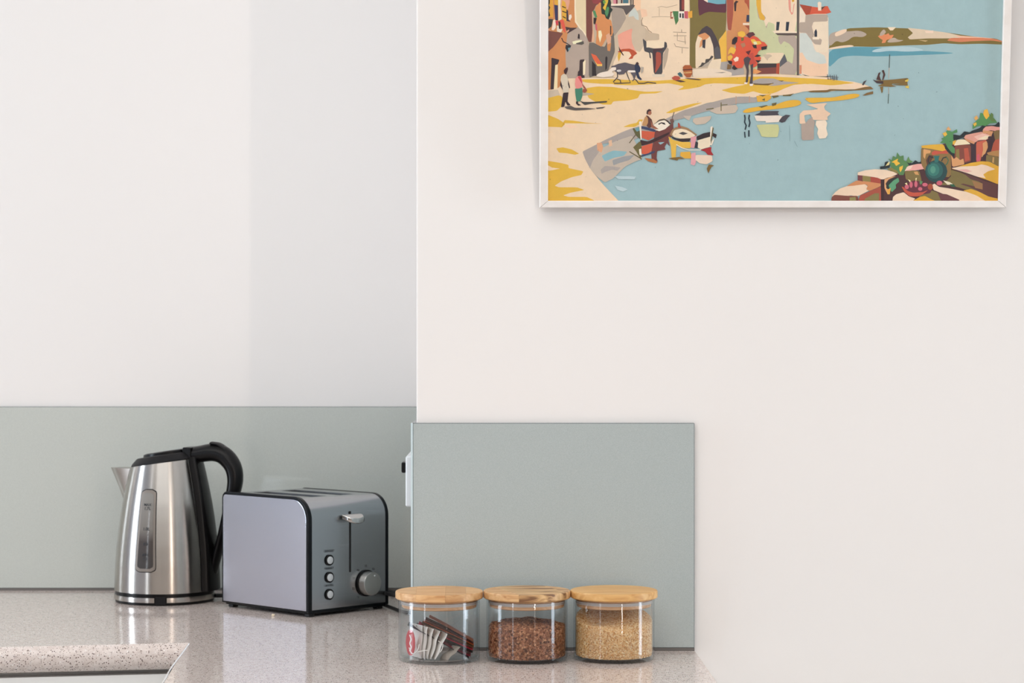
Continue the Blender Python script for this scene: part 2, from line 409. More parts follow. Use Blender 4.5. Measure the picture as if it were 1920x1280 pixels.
# ------------------------------------------------------------------ kettle
KX, KY = -0.4983, 3.215
kt = empty('electric_kettle', (KX, KY, CT), radians(-14)); tag(kt, 'brushed steel electric kettle with black handle, lid and water gauge', 'kettle')
KPROF = [(0.0165, .0716), (0.030, .0712), (0.055, .0702), (0.080, .0682), (0.098, .0661), (0.120, .0632), (0.1416, .0598), (0.165, .0552), (0.185, .0508), (0.200, .0472), (0.215, .0440)]
def krad(z):
    for (a, ra), (b, rb) in zip(KPROF, KPROF[1:]):
        if z <= b: return ra + (rb-ra)*max(0, (z-a)/(b-a))
    return KPROF[-1][1]
def ktop(th): return 0.1975 + 0.0068*cos(th)
def kring(bm, frac, n=96, off=0.0):
    out = []
    for i in range(n):
        th = 2*pi*i/n; zt_ = ktop(th); z = 0.0165 + (zt_-0.0165)*frac; r = krad(z) + off
        out.append(bm.verts.new((r*cos(th), r*sin(th), z)))
    return out
def bridge(bm, rings):
    for a, b in zip(rings, rings[1:]):
        n = len(a)
        for i in range(n): bm.faces.new((a[i], a[(i+1) % n], b[(i+1) % n], b[i]))
bm = bmesh.new(); rings = [kring(bm, f/28) for f in range(29)]
rings.append([bm.verts.new((v.co.x*0.97, v.co.y*0.97, v.co.z)) for v in rings[-1]])
bridge(bm, rings); bm.faces.new(rings[0][::-1]); bm.faces.new(rings[-1])
bmesh.ops.recalc_face_normals(bm, faces=bm.faces)
kbody = obj('body', bm, M_KSTEEL, kt)
# power base
kb = obj('power_base', lathe([(0, 0), (.0688, 0), (.0700, .0010), (.0702, .0035), (.0712, .0036), (.0712, .0112), (.0704, .0116), (.0704, .0163), (0, .0163)], 96), M_BLACK, kt)
obj('steel_ring', lathe([(.0711, .0040), (.0716, .0042), (.0718, .0076), (.0716, .0110), (.0711, .0112)], 96, radians(-90+14+11), radians(-90+14-3+360)), M_KSTEEL, kb)
b = bmbox(-0.0072, 0.0072, -0.0728, -0.066, 0.0015, 0.0125, 0.0008)
bmesh.ops.rotate(b, verts=b.verts, matrix=Matrix.Rotation(radians(14+4), 3, 'Z'), cent=(0, 0, 0))
obj('cord_outlet', b, M_BLACKM, kb)
# collar and lid
bm = bmesh.new(); n = 96
def cring(k, dz, tilt=1.0):
    return [bm.verts.new((k*cos(2*pi*i/n), k*sin(2*pi*i/n), ktop(0)*0 + 0.1975 + 0.0068*cos(2*pi*i/n)*tilt*(k/0.0472) + dz)) for i in range(n)]
rr = [cring(.0474, 0.0), cring(.0478, 0.0012), cring(.0462, 0.0040), cring(.0400, 0.0102), cring(.0375, 0.0112)]
bridge(bm, rr); bm.faces.new(rr[-1]); bm.faces.new(rr[0][::-1]); bmesh.ops.recalc_face_normals(bm, faces=bm.faces)
kc = obj('collar', bm, M_BLACKM, kt)
bm = bmesh.new()
def lring(kx, ky, dz): return [bm.verts.new((0.002+kx*cos(2*pi*i/48), ky*sin(2*pi*i/48), 0.1975 + 0.0072*(0.002+kx*cos(2*pi*i/48))/0.0472 + dz)) for i in range(48)]
rr = [lring(.033, .030, 0.010), lring(.0325, .0295, 0.0150), lring(.029, .026, .0162), lring(.027, .024, .0150)]
bridge(bm, rr); bm.faces.new(rr[-1]); bm.faces.new(rr[0][::-1]); bmesh.ops.recalc_face_normals(bm, faces=bm.faces)
lid = obj('lid', bm, M_BLACK, kt)
obj('hinge', bmbox(0.033, 0.0465, -0.016, 0.016, 0.2045, 0.2205, 0.002), M_BLACK, lid)
# black strip down the handle side
bm = bmesh.new(); W = radians(21); rings = []
m_ = 14
for f in range(0, 25):
    row = []
    for k in range(m_+1):
        th = -W + 2*W*k/m_
        edge = min(1.0, (1-abs(2*k/m_-1))*5.0)
        z = 0.017 + (ktop(th)+0.003-0.017)*f/24
        row.append(bm.verts.new(((krad(z)+0.0004+0.0078*edge)*cos(th), (krad(z)+0.0004+0.0078*edge)*sin(th), z)))
    rings.append(row)
for a, b2 in zip(rings, rings[1:]):
    for k in range(m_): bm.faces.new((a[k], a[k+1], b2[k+1], b2[k]))
bm.faces.new(rings[0][::-1]); bm.faces.new(rings[-1]); bmesh.ops.recalc_face_normals(bm, faces=bm.faces)
obj('handle_mount', bm, M_BLACK, kt, angle=60)
# handle
hp = [(.0355, .2090), (.0535, .2105), (.0745, .2130), (.0905, .2085), (.1035, .1940), (.1075, .1760), (.1045, .1560), (.0970, .1290), (.0890, .0980), (.0800, .0660), (.0735, .0400)]
hr = [(.0150, .0105), (.0150, .0118), (.0150, .0128), (.0148, .0130), (.0145, .0122), (.0142, .0112), (.0138, .0098), (.0130, .0075), (.0125, .0062), (.0120, .0058), (.0115, .0056)]
pts = spline([(x, 0, z) for x, z in hp], 6); rads = spline([(a, b2, 0) for a, b2 in hr], 6)
obj('handle', tube(pts, [(r_[0], r_[1]) for r_ in rads], 20, up=(0, 1, 0)), M_BLACK, kt, angle=60)
pts2 = spline([(.072, 0, .2262), (.083, 0, .2245), (.094, 0, .2175), (.102, 0, .2085)], 6)
obj('lid_button', tube(pts2, (0.009, 0.009) and [(0.010, 0.0024)]*len(pts2), 12), M_BLACKM, kt)
# spout
bm = bmesh.new(); sp = []
for t in [i/10 for i in range(11)]:
    z = 0.135 + (0.1895-0.135)*t
    reach = krad(z) + 0.0335*t**1.15 + 0.0005
    hw = 0.006 + 0.019*t
    row = []
    for k in range(13):
        u = -1 + 2*k/12; y = hw*u
        x = -(sqrt(max(krad(z)**2 - (hw)**2, 0)) - 0.003) * abs(u)**1.6 - reach*(1-abs(u)**1.6)
        row.append(bm.verts.new((x, y, z)))
    sp.append(row)
for a, b2 in zip(sp, sp[1:]):
    for k in range(12): bm.faces.new((a[k], a[k+1], b2[k+1], b2[k]))
top = sp[-1]; cen = bm.verts.new((-0.048, 0, 0.1870))
for k in range(12): bm.faces.new((top[k], top[k+1], cen))
bmesh.ops.recalc_face_normals(bm, faces=bm.faces)
obj('spout', bm, M_KSTEEL, kt, angle=50)
# water gauge
def gauge(name, zlo, zhi, wlo, whi, off, rc, material, parent, depth=0.0012, th0=-pi/2+radians(0)):
    bm = bmesh.new(); H = zhi-zlo; rows = 40; cols = 10; grid = []
    for i in range(rows+1):
        z = zlo + H*i/rows; hw = (wlo + (whi-wlo)*i/rows)
        e = min(z-zlo, zhi-z)
        if e < rc: hw -= rc - sqrt(max(rc*rc-(rc-e)**2, 0))
        grid.append([bm.verts.new(((krad(z)+off)*cos(th0+(hw*(2*k/cols-1))/krad(z)), (krad(z)+off)*sin(th0+(hw*(2*k/cols-1))/krad(z)), z)) for k in range(cols+1)])
    fs = []
    for a, b2 in zip(grid, grid[1:]):
        for k in range(cols): fs.append(bm.faces.new((a[k], a[k+1], b2[k+1], b2[k])))
    ret = bmesh.ops.extrude_face_region(bm, geom=fs)
    for v in [g for g in ret['geom'] if isinstance(g, bmesh.types.BMVert)]:
        k = 1 - depth/sqrt(v.co.x**2+v.co.y**2); v.co.x *= k; v.co.y *= k
    bmesh.ops.recalc_face_normals(bm, faces=bm.faces)
    return obj(name, bm, material, parent, angle=50)
zg0, zg1 = .0480, .1620
gz = gauge('gauge_seal', zg0-.0012, zg1+.0012, .0162, .0116, .0004, .007, M_BLACKM, kt)
gf = gauge('gauge_frame', zg0, zg1, .0152, .0106, .0012, .0062, mat('satin_gauge_frame', lin('8f867e'), 0.35, 0.6), kt)
M_GAUGE = mat('smoky_gauge', lin('6a6864'), 0.12)
tcn = N(M_GAUGE, 'ShaderNodeTexCoord'); sx = N(M_GAUGE, 'ShaderNodeSeparateXYZ'); LK(M_GAUGE, tcn.outputs['Object'], sx.inputs[0])
mr = N(M_GAUGE, 'ShaderNodeMapRange'); mr.inputs[1].default_value = .055; mr.inputs[2].default_value = .155; LK(M_GAUGE, sx.outputs[2], mr.inputs[0])
r = ramp(M_GAUGE, mr.outputs[0], [(0.0, lin('45413f')), (0.35, lin('4d4643')), (0.52, lin('7d7872')), (1.0, lin('8f8c87'))]); LK(M_GAUGE, r.outputs[0], P(M_GAUGE).inputs['Base Color'])
gw = gauge('gauge_window', zg0+.0042, zg1-.0042, .0120, .0078, .0016, .0048, M_GAUGE, gf)

def text_mesh(name, s, size, material, parent, M4, bold=0.0):
    cu = bpy.data.curves.new(name, 'FONT'); cu.body = s; cu.size = size; cu.align_x = 'CENTER'; cu.align_y = 'CENTER'; cu.offset = bold
    t = bpy.data.objects.new('tmp_text', cu); C.objects.link(t)
    dg = bpy.context.evaluated_depsgraph_get(); dg.update()
    me = bpy.data.meshes.new_from_object(t.evaluated_get(dg))
    bpy.data.objects.remove(t); bpy.data.curves.remove(cu)
    me.transform(M4); me.name = name
    o = bpy.data.objects.new(name, me); C.objects.link(o); me.materials.clear(); me.materials.append(material); o.parent = parent
    return o
# marks on the gauge: MAX 1.7L, 1.0, 0.8, 0.5
for s, z, sz in (('MAX', .1412, .0050), ('1.7L', .1360, .0058), ('1.0L', .1075, .0058), ('0.8', .0865, .0056), ('MIN', .0715, .0050), ('0.5', .0660, .0056)):
    slope = (krad(z+.004)-krad(z-.004))/.008
    M4 = Matrix.Translation((0, -(krad(z)+.0019), z)) @ Matrix.Rotation(pi/2 + math.atan(-slope)*-1, 4, 'X')
    text_mesh('gauge_mark', s, sz, M_INK, gw, M4, 0.00012)
# kettle cord
cordpts = spline([(KX+0.071, KY+0.006, CT+0.006), (KX+0.10, KY+0.03, CT+0.004), (-0.36, 3.285, CT+0.0036), (-0.29, 3.31, CT+0.0036), (-0.20, 3.305, CT+0.0036), (-0.165, 3.27, CT+0.004)], 8)
ccord = tube(cordpts, 0.0030, 8, up=(0, 0, 1)); bmesh.ops.transform(ccord, verts=ccord.verts, matrix=(Matrix.Translation((KX, KY, CT)) @ Matrix.Rotation(radians(-14), 4, 'Z')).inverted())
obj('power_cord', ccord, M_RUBBER, kt)

# ------------------------------------------------------------------ toaster
TX, TY, TL, TW, TH_ = -0.2746, 3.011, 0.1823, 0.1484, 0.160
tr = empty('toaster', (TX, TY, CT+0.0002), atan2(.719, .695)); tag(tr, 'two-slice brushed steel toaster with black edging, lever and dial', 'toaster')
def tprof(off=0.0, rf=0.030, rb=0.008, z0=0.009):
    """outline in (y, z): control end y=0."""
    p = [(0-off, z0)]
    zt_ = TH_ + off
    for k in range(11):
        a = pi/2*k/10; p.append((rf - (rf+off)*cos(a), TH_-rf + (rf+off)*sin(a)))
    for k in range(7):
        a = pi/2*k/6; p.append((TL-rb + (rb+off)*sin(a), TH_-rb + (rb+off)*cos(a)))
    p.append((TL+off, z0))
    return p
# body wrap with slots cut: build the top as strips round two slots
SX = [(0.033, 0.060), (0.084, 0.111)]; SY = (0.030, 0.157)
xa, xb = 0.0068, TW-0.0056
bm = bmesh.new()
prof = tprof(-0.0008)
flat0 = 0.030; flat1 = TL-0.008
ys = [0.030, SY[0], SY[1], flat1]
def strip(bm, p, q, x0, x1):
    v = [bm.verts.new((x0, p[0], p[1])), bm.verts.new((x1, p[0], p[1])), bm.verts.new((x1, q[0], q[1])), bm.verts.new((x0, q[0], q[1]))]
    bm.faces.new(v)
zt_ = TH_-0.0008
for p, q in zip(prof, prof[1:]):
    if abs(p[1]-zt_) < 1e-5 and abs(q[1]-zt_) < 1e-5 and abs(p[0]-q[0]) > 0.05:
        xs = [xa, SX[0][0], SX[0][1], SX[1][0], SX[1][1], xb]; yy = [p[0], SY[0], SY[1], q[0]]
        for i in range(5):
            for j in range(3):
                if j == 1 and i in (1, 3): continue
                bm.faces.new([bm.verts.new(c) for c in ((xs[i], yy[j], zt_), (xs[i+1], yy[j], zt_), (xs[i+1], yy[j+1], zt_), (xs[i], yy[j+1], zt_))])
    else: strip(bm, p, q, xa, xb)
bmesh.ops.remove_doubles(bm, verts=bm.verts, dist=1e-5)
for x0, x1 in SX:      # slot wells
    for a, b2 in (((x0, SY[0]), (x1, SY[0])), ((x1, SY[0]), (x1, SY[1])), ((x1, SY[1]), (x0, SY[1])), ((x0, SY[1]), (x0, SY[0]))):
        bm.faces.new([bm.verts.new(c) for c in ((a[0], a[1], zt_), (b2[0], b2[1], zt_), (b2[0], b2[1], 0.145), (a[0], a[1], 0.145))])
bmesh.ops.recalc_face_normals(bm, faces=bm.faces)
tb = obj('body', bm, M_TSTEEL, tr, angle=35)
for x0, x1 in SX:
    b = bmesh.new()
    for a, b2 in (((x0, SY[0]), (x1, SY[0])), ((x1, SY[0]), (x1, SY[1])), ((x1, SY[1]), (x0, SY[1])), ((x0, SY[1]), (x0, SY[0]))):
        b.faces.new([b.verts.new(c) for c in ((a[0], a[1], 0.1455), (b2[0], b2[1], 0.1455), (b2[0], b2[1], 0.03), (a[0], a[1], 0.03))])
    b.faces.new([b.verts.new(c) for c in ((x0, SY[0], .03), (x1, SY[0], .03), (x1, SY[1], .03), (x0, SY[1], .03))])
    so = obj('bread_slot', b, M_HOLE, tr, smooth=False)
    wr = bmesh.new()
    for k in range(7):
        y = SY[0] + 0.010 + k*0.015
        for xx in (x0+0.006, x1-0.006): tube([(xx, y, 0.035), (xx, y, 0.152)], 0.0007, 5, wr)
    for xx in (x0+0.006, x1-0.006): tube([(xx, SY[0]+.004, 0.1515), (xx, SY[1]-.004, 0.1515)], 0.0008, 5, wr, up=(0, 0, 1))
    obj('wire_guard', wr, M_ELEM, so)
# black side trims and steel side plates
for name, x0, x1, sgn in (('side_trim', 0.0, 0.0072, -1), ('side_trim', TW-0.0060, TW, 1)):
    t_ = obj(name, prism(tprof(0.0014 if sgn < 0 else 0.0, z0=0.006), x0, x1, 'x', bev=0.0014, bseg=3), M_TRIM, tr, angle=35)
    pp = []
    ins = -0.0026
    q = tprof(ins, z0=0.0085)
    xo = (x0-0.0009, x0+0.001) if sgn < 0 else (x1-0.001, x1+0.0009)
    pl_ = obj('side_plate', prism(q, xo[0], xo[1], 'x', bev=0.0006, bseg=2), M_TSIDE, tr, angle=35)
    tag(pl_, None)
obj('base', bmbox(0.004, TW-0.004, 0.002, TL-0.002, 0.0035, 0.0095, 0.0012), M_TRIM, tr)
obj('back_panel', bmbox(0.009, TW-0.007, TL-0.004, TL-0.0015, 0.009, 0.15), M_TRIM, tr, smooth=False)
for x, y in ((0.010, 0.008), (TW-0.012, 0.010), (0.010, TL-0.012), (TW-0.012, TL-0.012)):
    obj('foot', bmbox(x-0.005, x+0.005, y-0.005, y+0.005, 0.0, 0.0045, 0.001), M_RUBBER, tr)
# control face
obj('lever_slot', bmbox(.0757, .0781, -0.0004, 0.003, .0555, .1390, 0.0008), M_HOLE, tb)
lv = bmesh.new()
prof_l = [(.0600, 0), (.0610, -.010), (.0660, -.0165), (.0769, -.0190), (.0878, -.0165), (.0930, -.010), (.0940, 0)]
prof_l = [(x, y*0.9-0.001) for x, y in prof_l] + [(.0920, -.0010+.001)]
b = prism([(.0600, -.002), (.0606, -.009), (.0640, -.0145), (.0700, -.0175), (.0769, -.0185), (.0838, -.0175), (.0898, -.0145), (.0932, -.009), (.0938, -.002)], .1262, .1345, 'z', bev=0.0028, bseg=4)
for v in b.verts:
    v.co.z += (v.co.y+0.002)*0.25 + abs((v.co.x-.0769)/.017)**2*0.0022
obj('lever', b, M_CHROME, tr, angle=60)
obj('lever_stem', bmbox(.0752, .0786, -0.004, 0.003, .1270, .1335, .0006), M_BLACK, tr)
def disc_y(cx, cz, prof_, n=40):
    """prof_: (r, depth outwards)"""
    b = lathe([(r_, d_) for r_, d_ in prof_], n)
    bmesh.ops.transform(b, verts=b.verts, matrix=Matrix.Translation((cx, 0, cz)) @ Matrix.Rotation(pi/2, 4, 'X'))
    return b
for s, z in (('DEFROST', .0747), ('REHEAT', .0513), ('CANCEL', .0282)):
    rg = obj('button_ring', disc_y(.0387, z, [(0, .0004), (.0072, .0004), (.0074, .0010), (.0066, .0016), (.0056, .0012), (0, .0012)]), M_BLACK, tr)
    obj('button', disc_y(.0387, z, [(.0051, .0010), (.0050, .0022), (.0042, .0027), (0, .0028)]), M_BUTTON, tr)
    text_mesh('button_lettering', s, .0040, M_INK, tb, Matrix.Translation((.0387, -0.0006, z+.0122)) @ Matrix.Rotation(pi/2, 4, 'X'), 0.00005)
kx, kz = .1060, .0384
obj('dial_gasket', disc_y(kx, kz, [(0, .0003), (.0182, .0003), (.0182, .0016), (.0170, .0020), (0, .0020)]), M_BLACK, tr)
kn = obj('dial', disc_y(kx, kz, [(.0164, .0012), (.0162, .0120), (.0156, .0135), (.0146, .0139), (0, .0139)], 56), M_KNOB, tr)
obj('dial_dot', disc_y(kx+.003, kz+.0110, [(0, .0150), (.0009, .0148), (.0011, .0138)], 12), M_BUTTON, kn)
for i, a in enumerate((-128, -165, 160, 128, 90, 52)):
    text_mesh('dial_number', str(i+1), .0042, M_INK, tb, Matrix.Translation((kx+.0235*cos(radians(a)), -0.0006, kz+.0235*sin(radians(a)))) @ Matrix.Rotation(pi/2, 4, 'X'), 0.00008)
# toaster cord
c0 = Matrix.Translation((TX, TY, CT)) @ Matrix.Rotation(atan2(.719, .695), 4, 'Z')
pback = c0 @ Vector((TW-0.02, TL+0.002, 0.012))
cp_ = spline([tuple(pback), (-0.235, 3.265, CT+0.010), (-0.185, 3.20, CT+0.014), (-0.1765, 3.12, CT+0.021), (-0.160, 3.09, CT+0.021), (-0.138, 3.10, CT+0.017), (-0.128, 3.14, CT+0.010), (-0.135, 3.20, CT+0.004)], 8)
tc_ = tube(cp_, 0.0028, 8, up=(0, 0, 1))
cp_ = spline([(-0.19, 3.16, CT+0.0036), (-0.165, 3.09, CT+0.0036), (-0.150, 3.05, CT+0.0036), (-0.138, 3.04, CT+0.0036), (-0.130, 3.10, CT+0.0036), (-0.128, 3.2, CT+0.0036)], 8)
tube(cp_, 0.0026, 8, bm=tc_, up=(0, 0, 1)); bmesh.ops.transform(tc_, verts=tc_.verts, matrix=c0.inverted())
obj('power_cord', tc_, M_RUBBER, tr)
# crumb
random.seed(3)
b = bmesh.new(); bmesh.ops.create_icosphere(b, subdivisions=2, radius=0.0022)
for v in b.verts: v.co *= 0.75 + random.random()*0.45; 
for v in b.verts: v.co.z *= 0.8
o = obj('bread_crumb', b, mat('crumb', lin('ecdcc0'), 0.8)); o.location = ((512-960)/F*3.03, 3.03, CT+0.0014); tag(o, 'tiny pale bread crumb on the worktop in front of the toaster', 'crumb')

# ------------------------------------------------------------------ jars
JR, LR = 0.0474, 0.0511
def staves(name_parent, R, z0, z1, ang, cuts, mats, grp):
    """disc cut in glued boards"""
    edges = [-R*1.1] + cuts + [R*1.1]
    for i, (a, b_) in enumerate(zip(edges, edges[1:])):
        b = lathe([(0, z0), (R-.0012, z0), (R, z0+.0012), (R, z1-.0016), (R-.0005, z1-.0005), (R-.0016, z1), (0, z1)], 96)
        geo = lambda: list(b.verts)+list(b.edges)+list(b.faces)
        for co, no in (((a+.00006, 0, 0), (-1, 0, 0)), ((b_-.00006, 0, 0), (1, 0, 0))):
            bmesh.ops.bisect_plane(b, geom=geo(), plane_co=co, plane_no=no, clear_outer=True)
            be = [e for e in b.edges if e.is_boundary]
            if be: bmesh.ops.holes_fill(b, edges=be)
        bmesh.ops.rotate(b, verts=b.verts, matrix=Matrix.Rotation(ang, 3, 'Z'), cent=(0, 0, 0))
        bmesh.ops.recalc_face_normals(b, faces=b.faces)
        obj('stave', b, mats[i % len(mats)], name_parent, angle=35)
def wood_var(src, name, dx, tint, ang):
    m = src.copy(); m.name = name
    for nd in m.node_tree.nodes:
        if nd.type == 'MAPPING': nd.inputs['Location'].default_value = (dx, dx*3, dx*1.7); nd.inputs['Rotation'].default_value = (0.25+dx*.1, 0.12, ang)
        if nd.type == 'VALTORGB':
            for e in nd.color_ramp.elements: e.color = (e.color[0]*tint[0], e.color[1]*tint[1], e.color[2]*tint[2], 1)
    return m
def make_jar(px, yfront, ang, cuts, mats, label, grp, plug_top=False):
    yf = 0.375*F/(yfront-HOR); cy = yf + JR; cx = (px-960)/F*cy
    j = empty('glass_storage_jar', (cx, cy, CT)); tag(j, label, 'jar', grp)
    obj('glass_body', lathe([(0, 0.0002), (JR-.004, 0.0002), (JR-.0012, .0012), (JR, .0042), (JR, .0050), (JR, .0054), (JR, .0704), (JR, .0708), (JR, .0712), (JR-.0006, .0720), (JR-.0015, .0720), (JR-.0021, .0712), (JR-.0021, .0708), (JR-.0021, .0704), (JR-.0021, .0076), (JR-.0021, .0072), (JR-.0021, .0064), (JR-.0045, .0044), (0, .0042)], 96), M_GLASS, j)
    l = empty('lid', (0, 0, 0)); l.parent = j
    staves(l, LR, .0725, .0815, ang, cuts, mats, None)
    obj('stopper', lathe([(0, .0724), (.0432, .0724), (.0432, .0702), (.0436, .0655), (.0436, .0630), (.0426, .0622), (0, .0622)], 96), M_PLUGW, j)
    obj('silicone_ring', lathe([(.0434, .0662), (.0447, .0664), (.0450, .0672), (.0442, .0680), (.0450, .0690), (.0450, .0698), (.0434, .0702), (.0434, .0662)], 96), M_GASKET, j)
    return j, cx, cy
wA = [wood_var(M_WOODA, 'beech_stave', i*.37+.1, t, a) for i, (t, a) in enumerate((((1, .99, .97), 1.45), ((1.04, 1.0, .95), 1.35), ((.93, .9, .86), 1.6), ((1.03, 1.02, 1.0), 1.5)))]
wC = [wood_var(M_WOODC, 'teak_stave', i*.31+.2, t, a) for i, (t, a) in enumerate((((1.1, 1.08, 1.06), 0.4), ((1, .97, .9), 0.75), ((1.06, 1.0, .95), 0.7)))]
wC[0] = wood_var(M_WOODA, 'teak_pale_stave', .9, (.97, .95, .92), 0.3)
wD = [wood_var(M_WOODD, 'bamboo_stave', i*.41+.3, t, 0.05) for i, (t) in enumerate(((1, 1, 1), (1.02, 1, .97), (.98, .97, .96), (1, 1, .98)))]
GJ = 'round glass jars with wooden lids'
jar1, x1_, y1_ = make_jar(823.5, 1248.5, 0.02, [-.0265, .0075, .031], wA, 'glass jar with pale wooden lid holding tea bags and sachets', GJ)
jar2, x2_, y2_ = make_jar(988, 1247.5, 0.35, [-.026, .034], wC, 'glass jar with streaky brown lid, full of dark coffee granules', GJ)
jar3, x3_, y3_ = make_jar(1151, 1246.5, 1.52, [-.026, .002, .027], wD, 'glass jar with plain honey-coloured lid, filled with brown sugar', GJ)

# granular fillings
def filling(name, cx, cy, top, gsize, nside, ntop, m, label, cat, seed, Rf=0.0446):
    rnd = random.Random(seed)
    V, Fc = [], []
    octv = [(1, 0, 0), (-1, 0, 0), (0, 1, 0), (0, -1, 0), (0, 0, 1), (0, 0, -1)]
    octf = [(0, 2, 4), (2, 1, 4), (1, 3, 4), (3, 0, 4), (2, 0, 5), (1, 2, 5), (3, 1, 5), (0, 3, 5)]
    # core mound
    NR, NT = 10, 48
    base = len(V)
    V.append((0, 0, top(0, 0)))
    for i in range(1, NR+1):
        r_ = (Rf-gsize*.5)*i/NR
        for k in range(NT):
            a = 2*pi*k/NT; V.append((r_*cos(a), r_*sin(a), top(r_*cos(a), r_*sin(a))))
    for k in range(NT): Fc.append((0, 1+k, 1+(k+1) % NT))
    for i in range(NR-1):
        for k in range(NT): Fc.append((1+i*NT+k, 1+(i+1)*NT+k, 1+(i+1)*NT+(k+1) % NT, 1+i*NT+(k+1) % NT))
    rim = 1+(NR-1)*NT; b0 = len(V)
    for k in range(NT): V.append(((Rf-gsize*.5-.0012)*cos(2*pi*k/NT), (Rf-gsize*.5-.0012)*sin(2*pi*k/NT), .0052))
    for k in range(NT): Fc.append((rim+k, b0+k, b0+(k+1) % NT, rim+(k+1) % NT))
    Fc.append(tuple(b0+k for k in range(NT))[::-1])
    def grain(x, y, z):
        s = gsize*(0.38+rnd.random()*.3)
        R = Matrix.Rotation(rnd.random()*6.28, 3, 'X') @ Matrix.Rotation(rnd.random()*6.28, 3, 'Z')
        sc_ = (s*(.8+rnd.random()*.5), s*(.7+rnd.random()*.4), s*(.7+rnd.random()*.4)); n0 = len(V)
        for v in octv:
            q = R @ Vector((v[0]*sc_[0], v[1]*sc_[1], v[2]*sc_[2])); V.append((x+q.x, y+q.y, z+q.z))
        Fc.extend([(n0+a, n0+b, n0+c) for a, b, c in octf])
    for _ in range(nside):
        a = rnd.random()*2*pi; x, y = (Rf-gsize*.25)*cos(a), (Rf-gsize*.25)*sin(a); h = top(x, y)
        z = .0056 + (h-.0056)*rnd.random(); kk = 1.0 if z > .008 else 0.985
        grain(x*kk, y*kk, z)
    for _ in range(ntop):
        a = rnd.random()*2*pi; r_ = (Rf-gsize*.3)*sqrt(rnd.random()); x, y = r_*cos(a), r_*sin(a); grain(x, y, top(x, y)+gsize*.1)
    me = bpy.data.meshes.new(name); me.from_pydata(V, [], Fc); me.materials.append(m)
    o = bpy.data.objects.new(name, me); C.objects.link(o); o.location = (cx, cy, CT)
    return tag(o, label, cat, None, 'stuff')
def top2(x, y):
    r_ = sqrt(x*x+y*y)/.0446
    return .0400 + .0045*(1-r_*r_) + .003*max(0, y/.0446) - .0035*math.exp(-((x-.012)**2+(y-.01)**2)/.0002) + .0012*sin(x*190+1)*cos(y*150)
def top3(x, y):
    return .0490 + .0110*(y/.0446) + .0025*sin(x*70+.6)*cos(y*60) + .002*(-x/.0446) - .005*math.exp(-((x+.022)**2+(y+.012)**2)/.00025) + .003*math.exp(-((x-.03)**2+(y+.02)**2)/.0003)
filling('coffee_granules', x2_, y2_, top2, .0019, 6500, 4200, M_COFFEE, 'dark brown coffee granules filling the middle jar', 'coffee', 5)
filling('brown_sugar', x3_, y3_, top3, .0013, 14000, 8000, M_SUGAR, 'golden brown sugar filling the jar nearest the blank wall', 'sugar', 6)

# tea bags in the first jar: a fan of pillow-shaped paper bags
def tea_bag(i, x, y, tiltdeg, yawdeg, h, m, w=.036, label=None, z0=.0048):
    b = bmesh.new(); nx, nz = 8, 8; g = {}
    for s in (-1, 1):
        for a in range(nx+1):
            for c in range(nz+1):
                u, v = a/nx*2-1, c/nz*2-1
                puff = .0019*(1-u**4)*(1-v**4)*(1+.25*sin(3*u+i)*cos(4*v+i))
                if abs(u) == 1 or abs(v) == 1:
                    if s == 1: g[(s, a, c)] = g[(-1, a, c)]; continue
                g[(s, a, c)] = b.verts.new((u*w/2, s*puff + .0006*sin(5*v+i), (v+1)*h/2))
        for a in range(nx):
            for c in range(nz):
                b.faces.new((g[(s, a, c)], g[(s, a+1, c)], g[(s, a+1, c+1)], g[(s, a, c+1)]))
    bmesh.ops.recalc_face_normals(b, faces=b.faces)
    o = obj('tea_bag', b, m, angle=70)
    # lean about the bag's own bottom edge, then turn
    o.matrix_world = Matrix.Translation((x1_+x, y1_+y, CT+z0)) @ Matrix.Rotation(radians(yawdeg), 4, 'Z') @ Matrix.Rotation(radians(tiltdeg), 4, 'X')
    return tag(o, label or 'white paper tea bag standing in the leaning row inside the jar', 'tea bag', 'white tea bags in the jar')
BL = ['upright white tea bag next to the red tag', 'second white tea bag of the row, just behind the first', 'white tea bag in the middle of the leaning row', 'fourth tea bag of the row, leaning over the fifth', 'last white tea bag of the row, with a string loop']
for i, (x, y, ti, ya) in enumerate(((-.0275, -.008, -3, -60), (-.0225, -.010, -6, -64), (-.0175, -.012, -11, -68), (-.0125, -.014, -17, -72), (-.0070, -.016, -25, -75))):
    tea_bag(i, x, y, ti, ya, .0385-.0015*i, M_PAPER, .030, 'white paper tea bag: ' + BL[i])
tea_bag(7, .006, -.022, -52, -60, .022, M_PAPERB, .020, 'small grey-brown tea bag lying low beside the white row')
